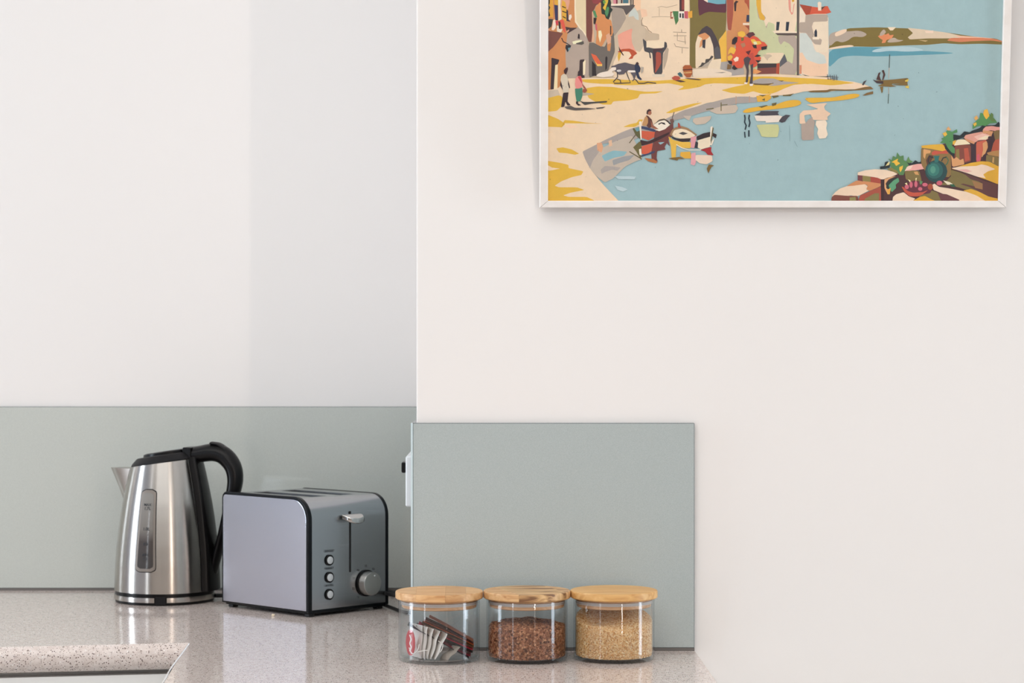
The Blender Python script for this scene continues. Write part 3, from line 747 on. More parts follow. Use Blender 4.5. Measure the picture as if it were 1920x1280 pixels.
# red paper tag with pale mark, and strings
b = lathe([(0, -.0003), (.5, -.0003), (.5, .0003), (0, .0003)], 32)
for v in b.verts: v.co = Vector((v.co.x*.0165, v.co.z, v.co.y*.030))
tg = obj('tea_tag', b, M_TAG); tg.matrix_world = Matrix.Translation((x1_-.0325, y1_-.0215, CT+.0235)) @ Matrix.Rotation(radians(-48), 4, 'Z')
tag(tg, 'oval red paper tea tag with pale emblem pressed against the glass', 'tag')
sq = spline([(-.001, -.0006, .009), (.0015, -.0006, .004), (-.0005, -.0006, -.001), (.0018, -.0006, -.005), (-.001, -.0006, -.010)], 6)
obj('tag_mark', tube(sq, [(.0009, .0002)]*len(sq), 6, up=(1, 0, 0)), M_PAPER, tg)
for nm, pp, lb in (('tea_string', [(-.034, -.024, .018), (-.031, -.030, .0125), (-.027, -.033, .013), (-.023, -.033, .018), (-.022, -.031, .023)], 'white tea string curling below the red tag'),
               ('tea_string', [(-.024, -.035, .0145), (-.018, -.037, .016), (-.011, -.038, .017)], 'short white string lying across the tea bags'),
               ('tea_string', [(.000, -.034, .027), (.005, -.033, .0235), (.0045, -.033, .018), (.002, -.034, .014)], 'looped white string at the end of the tea bag row')):
    pts_ = spline([(x1_+a, y1_+c, CT+d) for a, c, d in pp], 6)
    tag(obj(nm, tube(pts_, .00055, 6), M_PAPER), lb, 'string')

# sachets: long thin foil packets lying slanted
def sachet(i, x0, z0, x1, z1, y, wdt, c, hgt=.0018):
    m = mat('sachet_foil', lin(c), 0.45, Specular_IOR_Level=0.25)
    L = sqrt((x1-x0)**2+(z1-z0)**2); a = atan2(z1-z0, x1-x0)
    b = bmbox(0, L, -wdt/2, wdt/2, -hgt/2, hgt/2, hgt*.3, 2)
    for v in b.verts:
        e = min(v.co.x, L-v.co.x)
        if e < .004: v.co.z *= .35
    bmesh.ops.subdivide_edges(b, edges=[e for e in b.edges if abs((e.verts[0].co-e.verts[1].co).x) > L*.5], cuts=6)
    for v in b.verts: v.co.z += .0007*sin(v.co.x*60+i)
    o = obj('drink_sachet', b, m)
    o.matrix_world = Matrix.Translation((x1_+x0, y1_+y, CT+z0)) @ Matrix.Rotation(-a, 4, 'Y')
    return o
SD = [(-.036, .0480, .036, .0075, .004, .030, '2a1014', 'black-edged dark sachet lowest at the front of the slanted bundle'),
      (-.030, .0440, .038, .0085, .010, .030, '9a1030', 'crimson sachet near the bottom of the slanted bundle'),
      (-.027, .0455, .040, .0115, .014, .028, '1c0b0e', 'near-black sachet between the crimson ones'),
      (-.024, .0475, .040, .0145, .016, .026, 'd01238', 'bright red sachet in the middle of the slanted bundle'),
      (-.020, .0485, .041, .0175, .018, .024, '7a5410', 'olive brown sachet above the bright red one'),
      (-.018, .0505, .041, .0205, .019, .022, 'e0662a', 'orange sachet above the olive brown one'),
      (-.016, .0525, .041, .0235, .019, .022, '4a0e14', 'dark maroon sachet just under the topmost one'),
      (-.012, .0545, .041, .0262, .019, .022, 'b05a30', 'copper brown sachet on top of the slanted bundle')]
for i, (a, zb_, c, zc_, y, wd, col, lb) in enumerate(SD):
    tag(sachet(i, a, zb_-.0045, c-.001, zc_*.88-.0005, y-.010, wd, col, .0016), lb, 'sachet', 'drink sachets in the jar')

# ------------------------------------------------------------------ picture
LEAN = radians(7.4)
PZ = CAMZ + (HOR-376)/F*2.6880
pc = empty('framed_picture', ((1448.5-960)/F*2.6880, 2.6880, PZ), 0.0, LEAN)
tag(pc, 'white-framed painting of a Mediterranean fishing harbour hanging on the wall', 'picture')
def pic(px, py):
    """photo position -> metres on the leaning board (x right, z up along the board)"""
    d = Vector(((px-960)/F, 1.0, (HOR-py)/F)); P0 = Vector(pc.location); nrm = Vector((0, -cos(LEAN), -sin(LEAN)))
    t = (P0 - Vector((0, 0, CAMZ))).dot(nrm) / d.dot(nrm); h = Vector((0, 0, CAMZ)) + d*t
    q = h - P0
    return q.x, q.dot(Vector((0, -sin(LEAN), cos(LEAN))))
bx0 = pic(1027.3, 376)[0]; bx1 = pic(1870.3, 376)[0]; bz1 = 0.36
PAINT = """9dbabe: 1015,-175 1895,-175 1895,385 1015,385
c9b49a: 1015,-175 1499,-175 1499,144 1300,150 1015,175
5b98a8s: 1553,92 1600,88 1640,88 1700,95 1745,96 1790,99 1780,101 1700,104 1640,106 1600,104 1575,107 1562,120 1553,127
b2cad0s: 1633,97 1642,92 1660,89 1700,87 1722,90 1735,95 1700,97 1670,95 1645,98
7c6a31: 1554,92 1556,80 1566,72 1580,60 1590,53 1640,51 1700,53 1745,57 1790,63 1830,69 1865,72 1895,80 1895,84 1840,82 1800,83 1770,81 1740,84 1700,85 1640,88 1600,87
b3a394s: 1554,64 1570,58 1590,59 1612,57 1627,64 1618,70 1600,68 1590,76 1578,80 1568,76 1558,86 1554,84
ecd0b4s: 1565,62 1577,56 1588,54 1587,60 1576,66 1566,69
ecd0b4s: 1554,90 1575,86 1596,84 1603,87 1580,90 1554,93
e08a5a: 1646,68 1655,62 1660,65 1666,62 1668,66 1676,65 1672,72 1662,75 1660,80 1653,81 1655,75 1650,72
b9a795s: 1650,62 1657,54 1662,60 1656,66 1649,68
b9a795s: 1662,80 1668,73 1677,70 1684,75 1696,75 1684,79
ecd8bb: 1664,51 1680,51 1674,57 1669,57
dbc6ab: 1701,52 1730,55 1775,61 1810,69 1830,70 1800,72 1740,72 1706,74 1702,70 1712,62
edd2ba: 1734,58 1750,57 1750,62 1736,62
e9b79a: 1790,66 1830,69 1865,72 1840,73 1800,71
d5805a: 1775,76 1783,71 1840,71 1865,73 1895,80 1860,76 1825,77 1800,79
cdb080: 1722,75 1740,76 1735,78
e9d3bb: 1499,8 1553,26 1554,100 1553,144 1520,146 1499,140
b3a293: 1499,42 1510,41 1511,27 1552,27 1552,40 1525,41 1522,50 1526,64 1537,70 1541,75 1539,84 1528,83 1519,74 1512,62 1499,61
cdd3cc: 1499,62 1511,62 1522,76 1528,95 1546,104 1550,118 1530,122 1510,115 1499,96
efc9a9: 1499,100 1504,98 1512,112 1535,120 1551,119 1551,142 1520,143 1506,138 1500,120
d98a68: 1499,122 1503,122 1503,138 1499,139
5b4a42: 1503,139 1520,143 1553,143 1550,146 1518,146
c9b8a4: 1499,42 1510,42 1511,29 1499,12
ead9c4: 1500,12 1510,28 1509,41 1499,42
d2573a: 1499,8 1512,11 1534,14 1552,11 1555,18 1559,23 1550,26 1527,26 1511,28
a8452f: 1499,8 1522,12 1521,18 1518,26 1511,28
efd9c0: 1533,5 1536,3 1540,5 1540,20 1534,20
3a3a30: 1540,14 1548,11 1542,17 1540,20
ecd9bf: 1524,50 1526,41 1552,40 1553,80 1551,98 1530,98 1527,85 1540,84 1541,74 1536,72 1524,74 1527,64
2c3444: 1527,59 1530,54 1532,59 1532,69 1527,69
efdfc8: 1523,70 1536,70 1536,74 1524,74
5b524d: 1494,-175 1499,-175 1498,142 1494,142
c8ca9e: 1405,-175 1494,-175 1494,140 1462,139 1405,130
b9a393: 1418,-175 1440,-175 1438,28 1441,38 1437,54 1433,40 1422,34 1419,16
ecd5b8: 1426,-175 1494,-175 1494,62 1453,62 1452,45 1441,41 1436,50 1432,38 1436,34 1434,30 1427,24 1426,0
e0ab3c: 1418,-60 1427,-60 1427,22 1434,32 1434,38 1425,37 1421,22 1418,8
e39a88: 1477,-20 1482,-20 1483,22 1486,24 1488,8 1490,6 1487,26 1484,28 1479,18
dba338: 1483,-12 1491,-12 1489,3 1485,4
29323f: 1456,41 1462,41 1460,57 1455,57
29323f: 1474,41 1480,41 1478,58 1473,58
efdcc2: 1448,58 1494,59 1494,62 1453,63
564a45: 1453,62 1494,62 1494,67 1458,66
b3a295: 1459,67 1494,66 1494,140 1462,139 1462,125 1477,114 1486,120 1489,92 1480,82 1470,77 1464,84 1460,78
ead3b3: 1437,99 1471,99 1461,118 1423,119 1418,112 1426,106 1435,106
c9b59c: 1430,102 1444,102 1448,105 1441,109 1439,114 1434,108
5a5a60: 1471,101 1476,115 1462,126 1462,116
3a2f33: 1420,119 1457,119 1456,126 1420,129
7b4038: 1420,128 1456,126 1456,138 1418,139
e29a5e: 1414,128 1420,131 1428,134 1420,138 1410,138
b04b32: 1456,119 1462,118 1461,139 1455,138
7a6b38: 1290,-175 1362,-175 1362,58 1347,75 1352,112 1338,112 1304,128 1293,126 1294,40
e9b548: 1348,76 1362,56 1363,116 1352,116
ead3b5: 1304,128 1304,82 1309,65 1320,61 1330,64 1337,80 1339,112 1325,120 1312,127
d99461: 1308,67 1314,63 1325,61 1332,66 1327,72 1320,76 1316,86 1311,90 1313,78 1317,72
473c41: 1308,66 1316,54 1325,48 1334,54 1343,70 1350,88 1352,110 1340,110 1337,85 1331,68 1322,61
575558: 1339,92 1345,86 1350,92 1352,110 1341,110
38323a: 1317,75 1323,74 1322,91 1317,89
4a443f: 1308,127 1314,122 1316,117 1322,118 1323,111 1330,110 1334,104 1338,106 1334,111 1330,114 1328,118 1322,120 1316,125
b5a795: 1320,121 1330,115 1334,110 1336,112 1334,118 1326,124 1316,127
ead5b8: 1335,112 1352,110 1351,132 1325,132 1330,120
5d2f3c: 1309,-20 1362,-20 1362,24 1345,23 1330,22 1322,24 1311,30 1309,12
6fa9b6: 1316,-175 1362,-175 1362,7 1345,8 1326,4 1316,-3
ead6c0: 1316,-8 1327,-8 1327,5 1316,-2
a55340: 1362,-175 1380,-175 1376,20 1371,57 1365,56 1363,38
cf8c5a: 1378,-175 1405,-175 1405,60 1400,66 1385,66 1378,85 1366,117 1362,115 1363,57 1371,57 1375,24
ab5137: 1396,-40 1405,-40 1405,20 1400,8 1396,4
38262c: 1376,6 1380,1 1385,3 1381,6 1380,21 1377,21
2f3552: 1400,28 1405,28 1405,41 1399,41
efd8c0: 1393,43 1405,43 1405,47 1393,47
9c4d37: 1396,48 1405,48 1405,58 1401,52
a8a09a: 1352,116 1366,115 1395,128 1395,140 1372,142 1350,130
ead6be: 1297,130 1330,128 1352,130 1372,136 1372,142 1300,145
8d8278: 1340,136 1362,135 1354,137
cbb79e: 1142,-175 1210,-175 1210,146 1142,146
edd4b6: 1186,-175 1272,-175 1291,-175 1293,40 1293,126 1298,145 1200,147 1150,146 1150,118 1160,98 1185,92 1200,98 1212,76 1236,75 1236,64 1218,61 1208,50 1202,38 1203,32 1200,12 1190,-5
a59688: 1143,14 1166,12 1172,28 1174,34 1164,52 1152,68 1149,60 1146,20
c6cbc2: 1181,22 1190,14 1197,26 1198,38 1192,36 1188,30 1178,32
efc5a0: 1187,-20 1202,-20 1201,18 1194,20 1188,10
efc6a6: 1200,16 1212,18 1214,30 1203,33
e9a08a: 1158,66 1168,60 1186,53 1184,66 1185,80 1190,92 1194,98 1180,93 1163,94 1160,84
b9502f: 1158,97 1166,92 1180,91 1188,94 1195,100 1188,105 1186,110 1178,111 1184,104 1180,97 1170,96 1162,99
d9a93c: 1159,99 1165,97 1163,108 1160,116 1158,106
4a2a22: 1160,87 1164,94 1170,104 1168,104 1161,95
5a5250: 1140,8 1183,8 1191,10 1185,18 1174,29 1168,16 1142,12
efdfc8: 1141,7 1181,6 1181,10 1141,11
d98a94: 1149,-10 1155,-10 1155,7 1150,7
7a2f38: 1155,-10 1158,-10 1158,7 1155,7
c6bca8: 1158,-10 1164,-10 1164,6 1158,6
4c3a38: 1164,-10 1167,-10 1167,6 1164,6
44707c: 1168,-10 1178,-10 1178,6 1168,6
3a3034: 1182,-10 1184,-10 1184,8 1182,8
3a3034: 1186,-10 1188,-10 1188,10 1186,10
474549: 1205,72 1212,78 1212,88 1226,91 1243,90 1246,78 1250,80 1251,88 1243,100 1242,139 1226,139 1223,100 1219,98 1221,110 1218,108 1217,99 1208,96
efd9ba: 1212,78 1246,76 1245,89 1212,89
a54c3c: 1229,101 1232,97 1239,99 1240,118 1236,126 1228,138 1230,118
493238: 1224,91 1243,91 1242,95 1230,96 1228,136 1226,136
ddccb4: 1222,139 1246,139 1246,144 1224,144
b7a48f: 1243,104 1250,88 1254,92 1251,112 1248,122 1244,132
e2a33a: 1290,22 1298,20 1298,33 1291,34
efdcb8: 1285,-40 1291,-40 1291,22 1284,22
462c30: 1273,-175 1284,-175 1283,21 1274,21
8c3f38: 1278,-175 1283,-175 1283,18 1278,19
a8583c: 1257,22 1261,22 1262,35 1257,35
ecdcc0: 1259,24 1262,23 1262,32 1259,32
4a7a4a: 1261,21 1272,21 1272,39 1267,47 1264,34
efe6da: 1272,22 1283,22 1283,35 1272,35
2a2226: 1274,25 1277,25 1277,33 1274,33
2a2226: 1279,25 1282,25 1282,34 1279,34
c45a66: 1283,21 1290,21 1290,35 1283,34
L.9 b29a80: 1233,14 1240,12 1250,14 1270,9
L.9 b9a288: 1236,15 1236,30
L1.2 8d7663: 1205,33 1203,38 1203,47 1212,50 1216,57 1222,61
L.9 b9a288: 1222,32 1240,31 1265,32
L1 a5907b: 1262,60 1287,61
L1 a5907b: 1263,67 1287,67
L1 a5907b: 1270,62 1270,76 1286,79
L1 a5907b: 1278,55 1278,61
L1 a5907b: 1264,81 1267,87 1280,89 1291,90
L1 a5907b: 1284,68 1285,83
L1 a5907b: 1279,90 1279,100
cf8a55: 1015,-175 1078,-175 1078,38 1084,50 1064,62 1062,100 1062,172 1015,172
e2cfa8: 1078,-175 1098,-175 1099,66 1090,56 1078,38
f0dfc0: 1077,-175 1080,-175 1080,38 1087,50 1099,64 1099,70 1086,53 1077,40
b3a193: 1064,62 1084,52 1092,58 1103,76 1105,146 1062,147 1060,98
774239: 1098,-175 1132,-175 1132,6 1118,9 1112,22 1111,50 1113,78 1104,79 1099,66
8f3d3f: 1106,-10 1128,-10 1124,8 1112,6
6d655e: 1104,80 1113,80 1124,86 1134,88 1145,60 1151,62 1153,96 1146,116 1140,133 1120,140 1104,146
d38b55: 1115,30 1116,14 1125,4 1131,10 1136,34 1146,38 1150,60 1147,68 1140,66 1128,88 1117,82 1119,62
e0b08c: 1110,22 1112,21 1112,50 1115,78 1109,79 1111,60
22302a: 1127,2 1142,-8 1146,5 1145,14 1149,18 1145,24 1144,30 1141,37 1136,34 1134,28 1128,26 1127,16
d9b53c: 1132,-8 1141,-8 1140,4 1137,12 1135,20 1130,15 1134,8
6a9a45: 1130,2 1134,0 1136,5 1132,8
4d8a5a: 1134,22 1139,12 1142,14 1141,24 1138,32 1135,27
f2e3b8: 1122,58 1127,57 1129,66 1125,80 1122,68
dba585: 1136,66 1142,62 1146,70 1145,83 1139,84
cf8a55: 1138,84 1146,80 1144,96 1139,95
3f302f: 1144,48 1146,49 1146,64 1144,66
dd6340: 1108,100 1118,104 1124,113 1130,121 1124,124 1118,119 1112,110
ecb95c: 1114,113 1120,120 1129,120 1129,124 1120,124
2a2226: 1110,114 1117,122 1118,142 1110,142
2a2226: 1135,108 1137,105 1139,108 1138,128 1135,132
4f8a5a: 1111,20 1116,20 1120,32 1116,34
2f1e22: 1113,33 1119,34 1116,46 1113,44
cf5a68: 1116,46 1119,44 1120,58 1117,56
e2a53c: 1015,-30 1037,-30 1037,33 1015,30
3f3a2a: 1015,-10 1031,-8 1031,6 1029,10 1032,14 1029,20 1032,30 1015,34
dba53c: 1037,-20 1048,-20 1047,10 1040,9
31345a: 1039,9 1046,10 1046,38 1041,38
e8dcc0: 1046,-30 1053,-30 1051,10 1053,36 1047,39
dfa288: 1052,-30 1069,-30 1068,6 1065,18 1056,14 1052,30
dfa93c: 1054,0 1060,4 1062,14 1063,40 1054,36 1053,10
41321f: 1054,11 1061,14 1061,16 1054,13
41321f: 1054,20 1063,23 1063,25 1054,22
41321f: 1055,30 1061,33 1061,35 1055,32
3f3444: 1062,18 1065,20 1066,37 1070,41 1062,39
efe0d0: 1067,28 1071,27 1072,32 1069,38 1066,36
3a3a38: 1015,35 1037,36 1034,50 1028,54 1015,52
dda07a: 1015,52 1030,54 1033,58 1040,62 1015,64
f2dcc8: 1037,38 1041,36 1042,42 1042,52 1038,57 1034,56 1036,46
cc3d50: 1041,40 1047,38 1046,47 1043,47
e6d9c4: 1044,48 1047,48 1050,55 1055,54 1052,61 1044,59
33222a: 1047,40 1051,40 1051,54 1048,54
dd5a48: 1049,38 1056,36 1060,50 1060,62 1056,58 1053,48
7b4a40: 1015,56 1044,60 1056,62 1044,80 1036,90 1015,104
433033: 1060,50 1070,52 1082,52 1064,63 1062,58
d09a80: 1062,58 1067,55 1067,58 1063,62
2d2026: 1083,72 1084,64 1086,63 1087,66 1087,73
ece6c0: 1073,78 1080,76 1091,75 1090,80 1075,83
55504a: 1080,81 1094,77 1095,82 1091,84 1081,83
L1.6 2a2028: 1053,71 1056,78 1064,82 1070,86
262a33: 1061,84 1071,85 1069,91 1064,98 1060,90
6f9aa5: 1065,90 1070,89 1066,96
392a30: 1034,108 1049,112 1046,120 1041,122 1039,171 1032,171 1034,120
f0dcb0: 1041,122 1046,121 1045,170 1038,171
392a2e: 1087,112 1096,111 1093,124 1093,140 1096,142 1096,147 1089,146 1086,135
f0e0bc: 1093,117 1097,112 1098,114 1097,139 1093,141
ead0b1: 1015,170 1046,166 1062,147 1105,146 1200,146 1300,144 1372,142 1395,140 1462,139 1555,145 1565,150 1600,153 1620,158 1637,165 1630,168 1595,167 1550,172 1510,171 1480,178 1440,180 1400,184 1360,190 1330,192 1290,205 1255,222 1230,232 1200,238 1170,246 1135,262 1110,275 1092,284 1097,298 1108,318 1130,345 1168,385 1015,385
c9b8a3: 1015,170 1046,168 1050,178 1040,186 1015,190
dfb23f: 1078,149 1140,148 1220,152 1300,147 1395,144 1440,143 1500,146 1560,149 1605,156 1560,160 1520,157 1495,160 1470,168 1445,176 1430,176 1412,171 1395,176 1370,174 1352,169 1375,163 1400,158 1340,156 1322,158 1312,163 1290,167 1270,169 1283,162 1255,156 1220,158 1180,160 1140,158 1100,155
dfb23f: 1100,165 1120,162 1150,163 1180,168 1210,172 1244,171 1230,175 1200,176 1196,184 1180,188 1150,190 1146,196 1130,196 1115,190 1104,184 1098,172
dfb23f: 1015,186 1050,178 1062,190 1052,200 1044,208 1015,210
b7a997: 1090,172 1102,174 1115,176 1100,179 1082,180
eed4b5: 1104,158 1148,157 1160,162 1185,164 1240,160 1190,168 1182,166 1150,163 1120,161 1104,163
dfb23f: 1015,212 1045,222 1060,232 1052,240 1058,225 1075,226 1100,230 1134,232 1108,238 1090,243 1082,250 1066,251 1060,255 1064,262 1040,263 1015,255 1015,247 1040,248 1055,244 1015,240
efcdb0: 1056,236 1070,233 1084,238 1070,241
dfb23f: 1043,278 1055,276 1072,280 1086,288 1078,290 1062,287 1048,286
dfb23f: 1015,300 1050,305 1066,309 1066,315 1094,321 1090,328 1072,332 1052,340 1040,348 1048,351 1082,351 1096,356 1070,361 1056,366 1066,369 1100,369 1115,376 1100,385 1015,385
edd2b3: 1015,306 1035,314 1050,316 1030,320 1015,318
dfb23f: 1168,238 1180,233 1194,230 1198,224 1206,224 1200,232 1190,238
dfb23f: 1248,212 1262,204 1275,200 1300,194 1318,192 1290,202 1280,206 1258,212
a9a09b: 1410,152 1425,147 1450,147 1465,152 1500,155 1474,158 1450,161 1440,160 1452,157 1410,158
6b5535: 1412,156 1430,157 1450,156 1440,160 1414,159
6b5535: 1458,151 1470,151 1466,153
a89e97: 1092,284 1110,275 1135,262 1170,246 1192,238 1230,232 1280,207 1330,193 1360,185 1385,181 1402,181 1420,184 1418,192 1380,194 1350,203 1318,210 1300,216 1280,222 1245,230 1210,250 1190,262 1150,266 1128,270 1126,290 1112,300 1107,317 1098,300
c0b2a2: 1106,315 1112,300 1128,278 1150,266 1185,254 1192,268 1201,284 1204,298 1190,303 1172,312 1150,334 1134,342 1118,330
aaa09a: 1148,318 1135,322 1128,326 1126,318 1134,311 1150,312 1164,314 1158,320
88b2ba: 1128,292 1140,286 1150,282 1176,284 1170,292 1150,296 1134,303
98999a: 1148,300 1170,293 1190,290 1180,300 1160,306 1150,310
dba27c: 1119,268 1128,267 1131,275 1128,286 1120,282
e0b796: 1141,264 1147,262 1148,273 1142,275
b8ccd0: 1152,330 1180,330 1192,331 1190,336 1160,336
b8ccd0: 1153,348 1166,350 1177,355 1168,359 1158,356
c7b6a4: 1342,202 1355,199 1380,196 1384,203 1378,212 1345,214 1330,208
c7b6a4: 1300,222 1318,219 1334,217 1332,224 1322,232 1305,234 1299,228
c2b3a4: 1281,217 1296,217 1292,226 1285,222
L1.6 6a6238: 1352,192 1352,208
L1.4 6a6238: 1351,197 1364,196
L1.8 6a6238: 1324,205 1338,203
L1.4 c29a80: 1380,180 1380,196
L1.4 c29a80: 1405,180 1405,192
dfa93a: 1418,180 1445,176 1446,184 1438,190 1420,191
6a5c30: 1446,178 1458,175 1460,181 1450,184
6a5c30: 1466,174 1490,174 1482,180 1468,180
6a5c30: 1422,178 1437,178 1430,181
6a5c30: 1428,187 1434,184 1434,189
e2ae38s: 1391,210 1400,203 1430,199 1450,198 1470,190 1485,187 1500,188 1503,195 1490,200 1450,205 1425,207 1400,212
6a5c30: 1422,200 1437,197 1440,198 1428,202
6a5c30: 1447,194 1456,192 1455,197 1448,199
e2ae38s: 1507,184 1520,183 1560,183 1575,180 1600,175 1613,177 1608,183 1580,188 1540,191 1520,194
7c5f34: 1514,171 1530,169 1550,169 1556,167 1590,168 1600,168 1622,163 1632,162 1638,167 1610,169 1595,170 1560,170 1550,173 1520,173
7c5f34: 1617,179 1625,174 1637,171 1637,176 1622,179
edd0b4: 1440,180 1470,166 1488,159 1512,157 1520,162 1545,159 1556,165 1550,169 1510,170 1480,177
efd2b4: 1578,158 1600,156 1625,162 1608,165 1590,161
443c40: 1616,159 1619,153 1625,150 1622,155 1619,160
L1 4a4850: 1551,139 1553,149
L1 4a4850: 1556,140 1558,150
L1 4a4850: 1560,141 1562,151
L1 4a4850: 1564,140 1564,151
L1 4a4850: 1568,140 1569,150
L1 4a4850: 1550,143 1572,145
L1 4a4850: 1551,148 1571,148
L1.4 4c5a58: 1668,102 1667,127
L1.4 b8a89a: 1667,127 1666,147
7c6230: 1640,151 1660,150 1675,149 1703,146 1701,153 1702,160 1698,164 1682,163 1671,159 1690,157 1672,157 1673,163 1645,161 1655,157
3f3034: 1636,149 1645,152 1656,152 1656,157 1644,156
4a2c2a: 1643,149 1647,137 1651,135 1649,142 1652,151
4a2c2a: 1654,150 1656,139 1653,132 1657,131 1660,140 1656,150
7c6230: 1650,163 1656,162 1655,172 1653,175
dfc050: 1697,150 1704,148 1702,153 1697,153
dfc050: 1697,162 1704,160 1704,166 1698,164
L1.3 a89a8a: 1666,164 1666,176
L1.3 4c5a50: 1666,176 1665,194
L2.6 1f2f3a: 1396,215 1397,222 1396,229 1399,235 1397,243
L2.2 1f2f3a: 1396,247 1397,258
L2.8 1f2f3a: 1405,215 1404,222 1406,230 1404,238
L2.8 1f2f3a: 1404,244 1404,256
e8dacb: 1414,216 1460,216 1472,220 1466,226 1458,229 1435,230 1436,227 1418,227
46424a: 1414,216 1425,211 1426,208 1461,208 1458,212 1461,216 1430,217
46424a: 1460,227 1466,219 1473,215 1482,216 1477,221 1472,228 1466,230
c6c890: 1418,234 1440,233 1459,233 1461,242 1458,257 1440,257 1428,256 1424,246
e9c8ab: 1499,232 1499,214 1506,207 1524,206 1534,204 1526,201 1511,196 1535,194 1551,193 1545,200 1547,206 1558,213 1551,219 1552,225 1524,225 1520,214 1508,216 1509,226 1511,232
ad9c90: 1502,232 1510,231 1516,224 1523,219 1524,224 1528,228 1526,240 1526,262 1503,263
f0dcc4: 1530,226 1548,225 1551,231 1549,240 1552,252 1548,259 1536,260 1532,250 1534,242 1529,234
L.6 7a9499: 1480,235 1481,265
L.6 7a9499: 1489,264 1495,275
6a9aa5: 1191,240 1198,238 1200,246 1192,246
5c5a38: 1186,241 1189,240 1194,247 1200,244 1202,262 1192,254
6a6238: 1187,276 1198,266 1203,264 1202,300 1193,284
L1.4 5c5230: 1180,268 1192,252
L1.6 5c5230: 1180,284 1190,290 1203,298
c95a3e: 1203,245 1228,247 1228,256 1216,263 1203,258
cf5c40: 1203,274 1224,268 1222,282 1213,290 1203,288
6e3b38: 1228,246 1244,240 1258,233 1262,222 1263,250 1253,262 1256,274 1250,268 1246,276 1248,280 1232,283 1231,296 1233,302 1222,305 1221,285 1225,268
3a2226: 1200,262 1215,265 1235,256 1256,247 1254,252 1240,260 1225,267 1215,270 1203,273
8fb4ba: 1234,267 1246,266 1242,269 1238,271
ad6c40: 1208,296 1225,298 1233,303 1230,306 1215,302
363f60: 1202,236 1212,238 1229,243 1229,247 1202,241
363f60: 1202,291 1216,287 1229,282 1226,287 1202,294
efe2cf: 1198,228 1202,227 1203,261 1201,262
efe2cf: 1198,280 1202,278 1203,291 1199,290
5c5040: 1226,233 1236,224 1246,222 1258,232 1256,237 1240,240
ece2d0: 1225,234 1236,227 1246,225 1257,233 1247,242 1236,246 1226,242
2a2226: 1234,232 1240,229 1246,230 1248,234 1244,233 1240,231 1235,234
2a2226: 1248,224 1252,226 1258,232 1255,233
L1.6 6e6058: 1260,222 1264,210
6e5048: 1256,224 1262,222 1264,228 1261,232 1258,234
bd8d5c: 1205,230 1209,220 1212,217 1216,222 1215,232 1211,236 1204,235
5b342f: 1211,216 1215,217 1222,224 1224,232 1222,238 1217,240 1212,236 1215,230 1215,222
9c5d45: 1220,226 1224,234 1235,242 1228,242 1221,238
3b2528: 1212,213 1213,207 1217,204 1221,206 1221,209 1216,212 1215,215
a5664d: 1215,210 1220,207 1222,212 1219,216 1215,214
e3b548: 1253,255 1262,262 1278,266 1295,266 1295,278 1280,277 1268,272 1267,296 1259,295 1258,275
9c7a57: 1256,252 1260,243 1268,238 1278,236 1290,240 1308,253 1300,254 1290,245 1275,240 1264,246 1260,256
ecd8ba: 1260,252 1264,244 1276,241 1286,243 1296,248 1304,254 1294,259 1277,260 1264,257
4a4646: 1272,250 1280,247 1290,250 1281,253
2e2226: 1256,254 1270,260 1295,259 1293,265 1278,266 1262,260
dd9aa0: 1295,257 1306,255 1304,270 1301,278 1295,276
2e2226: 1306,256 1318,250 1332,247 1344,252 1342,259 1336,255 1320,259 1307,263
ead9bd: 1308,263 1332,256 1331,275 1314,280 1308,276
2c3038: 1304,265 1309,267 1308,278 1302,277
efe2d0: 1332,238 1336,236 1334,272 1331,272
6a6040: 1336,238 1338,240 1333,272 1332,262
efe0cc: 1334,266 1339,258 1338,264 1334,274
a3262b: 1313,281 1334,275 1333,283 1338,291 1327,290 1322,284
L1.4 efe2d0: 1268,271 1278,277 1292,281 1314,281
a94c3c: 1271,230 1274,231 1277,240 1271,239
dfa93a: 1276,285 1294,284 1297,297 1284,297 1275,292
dfa0a6: 1296,287 1304,286 1305,304 1302,310 1295,308
e8cfb8: 1304,290 1335,291 1336,302 1325,308 1312,306 1304,300
7a5e2c: 1329,308 1339,310 1334,313 1331,318 1328,325 1325,316
7a5e2c: 1253,297 1262,295 1275,294 1284,298 1272,298 1270,301
L3 4c4448: 1149,133 1152,124 1160,121 1172,119 1190,123
58525a: 1146,124 1155,122 1163,119 1172,117 1190,122 1194,128 1190,132 1180,131 1172,136 1170,139 1160,140 1154,134 1147,130
c9c4c0s: 1156,131 1164,130 1165,134 1157,135
ecdccc: 1120,139 1126,136 1140,133 1148,126 1155,126 1155,131 1147,134 1152,139 1148,143 1130,145 1118,143
L1.8 40383c: 1157,134 1158,144 1155,148 1150,153 1152,156 1163,156 1182,155 1176,140 1174,134
L1.6 40383c: 1157,148 1163,150 1164,156
efe4da: 1177,132 1194,132 1194,135 1178,136
58525a: 1182,136 1194,136 1192,142 1189,150 1186,142
L1.8 40383c: 1186,152 1189,148 1193,150 1197,156 1208,156 1214,154 1230,156
27304a: 1190,122 1194,117 1198,122 1201,128 1200,134 1197,136 1199,143 1204,149 1200,150 1195,146 1192,136 1190,130
3a2226: 1192,118 1195,116 1198,119 1195,123
b0a598: 1202,125 1207,126 1206,134 1202,138
a8582f: 1280,126 1284,122 1294,122 1298,127 1298,138 1294,145 1287,145 1282,139
5c2f24: 1280,130 1298,129 1298,131 1280,132
cf9a60: 1281,135 1297,134 1297,137 1282,138
b3503a: 1259,146 1265,142 1273,143 1276,147 1270,151 1263,150
3a6068: 1270,138 1275,135 1279,139 1280,144 1275,144
4a3036: 1266,151 1275,150 1286,153 1276,154
4a3036: 1283,146 1300,147 1316,149 1310,150 1290,148
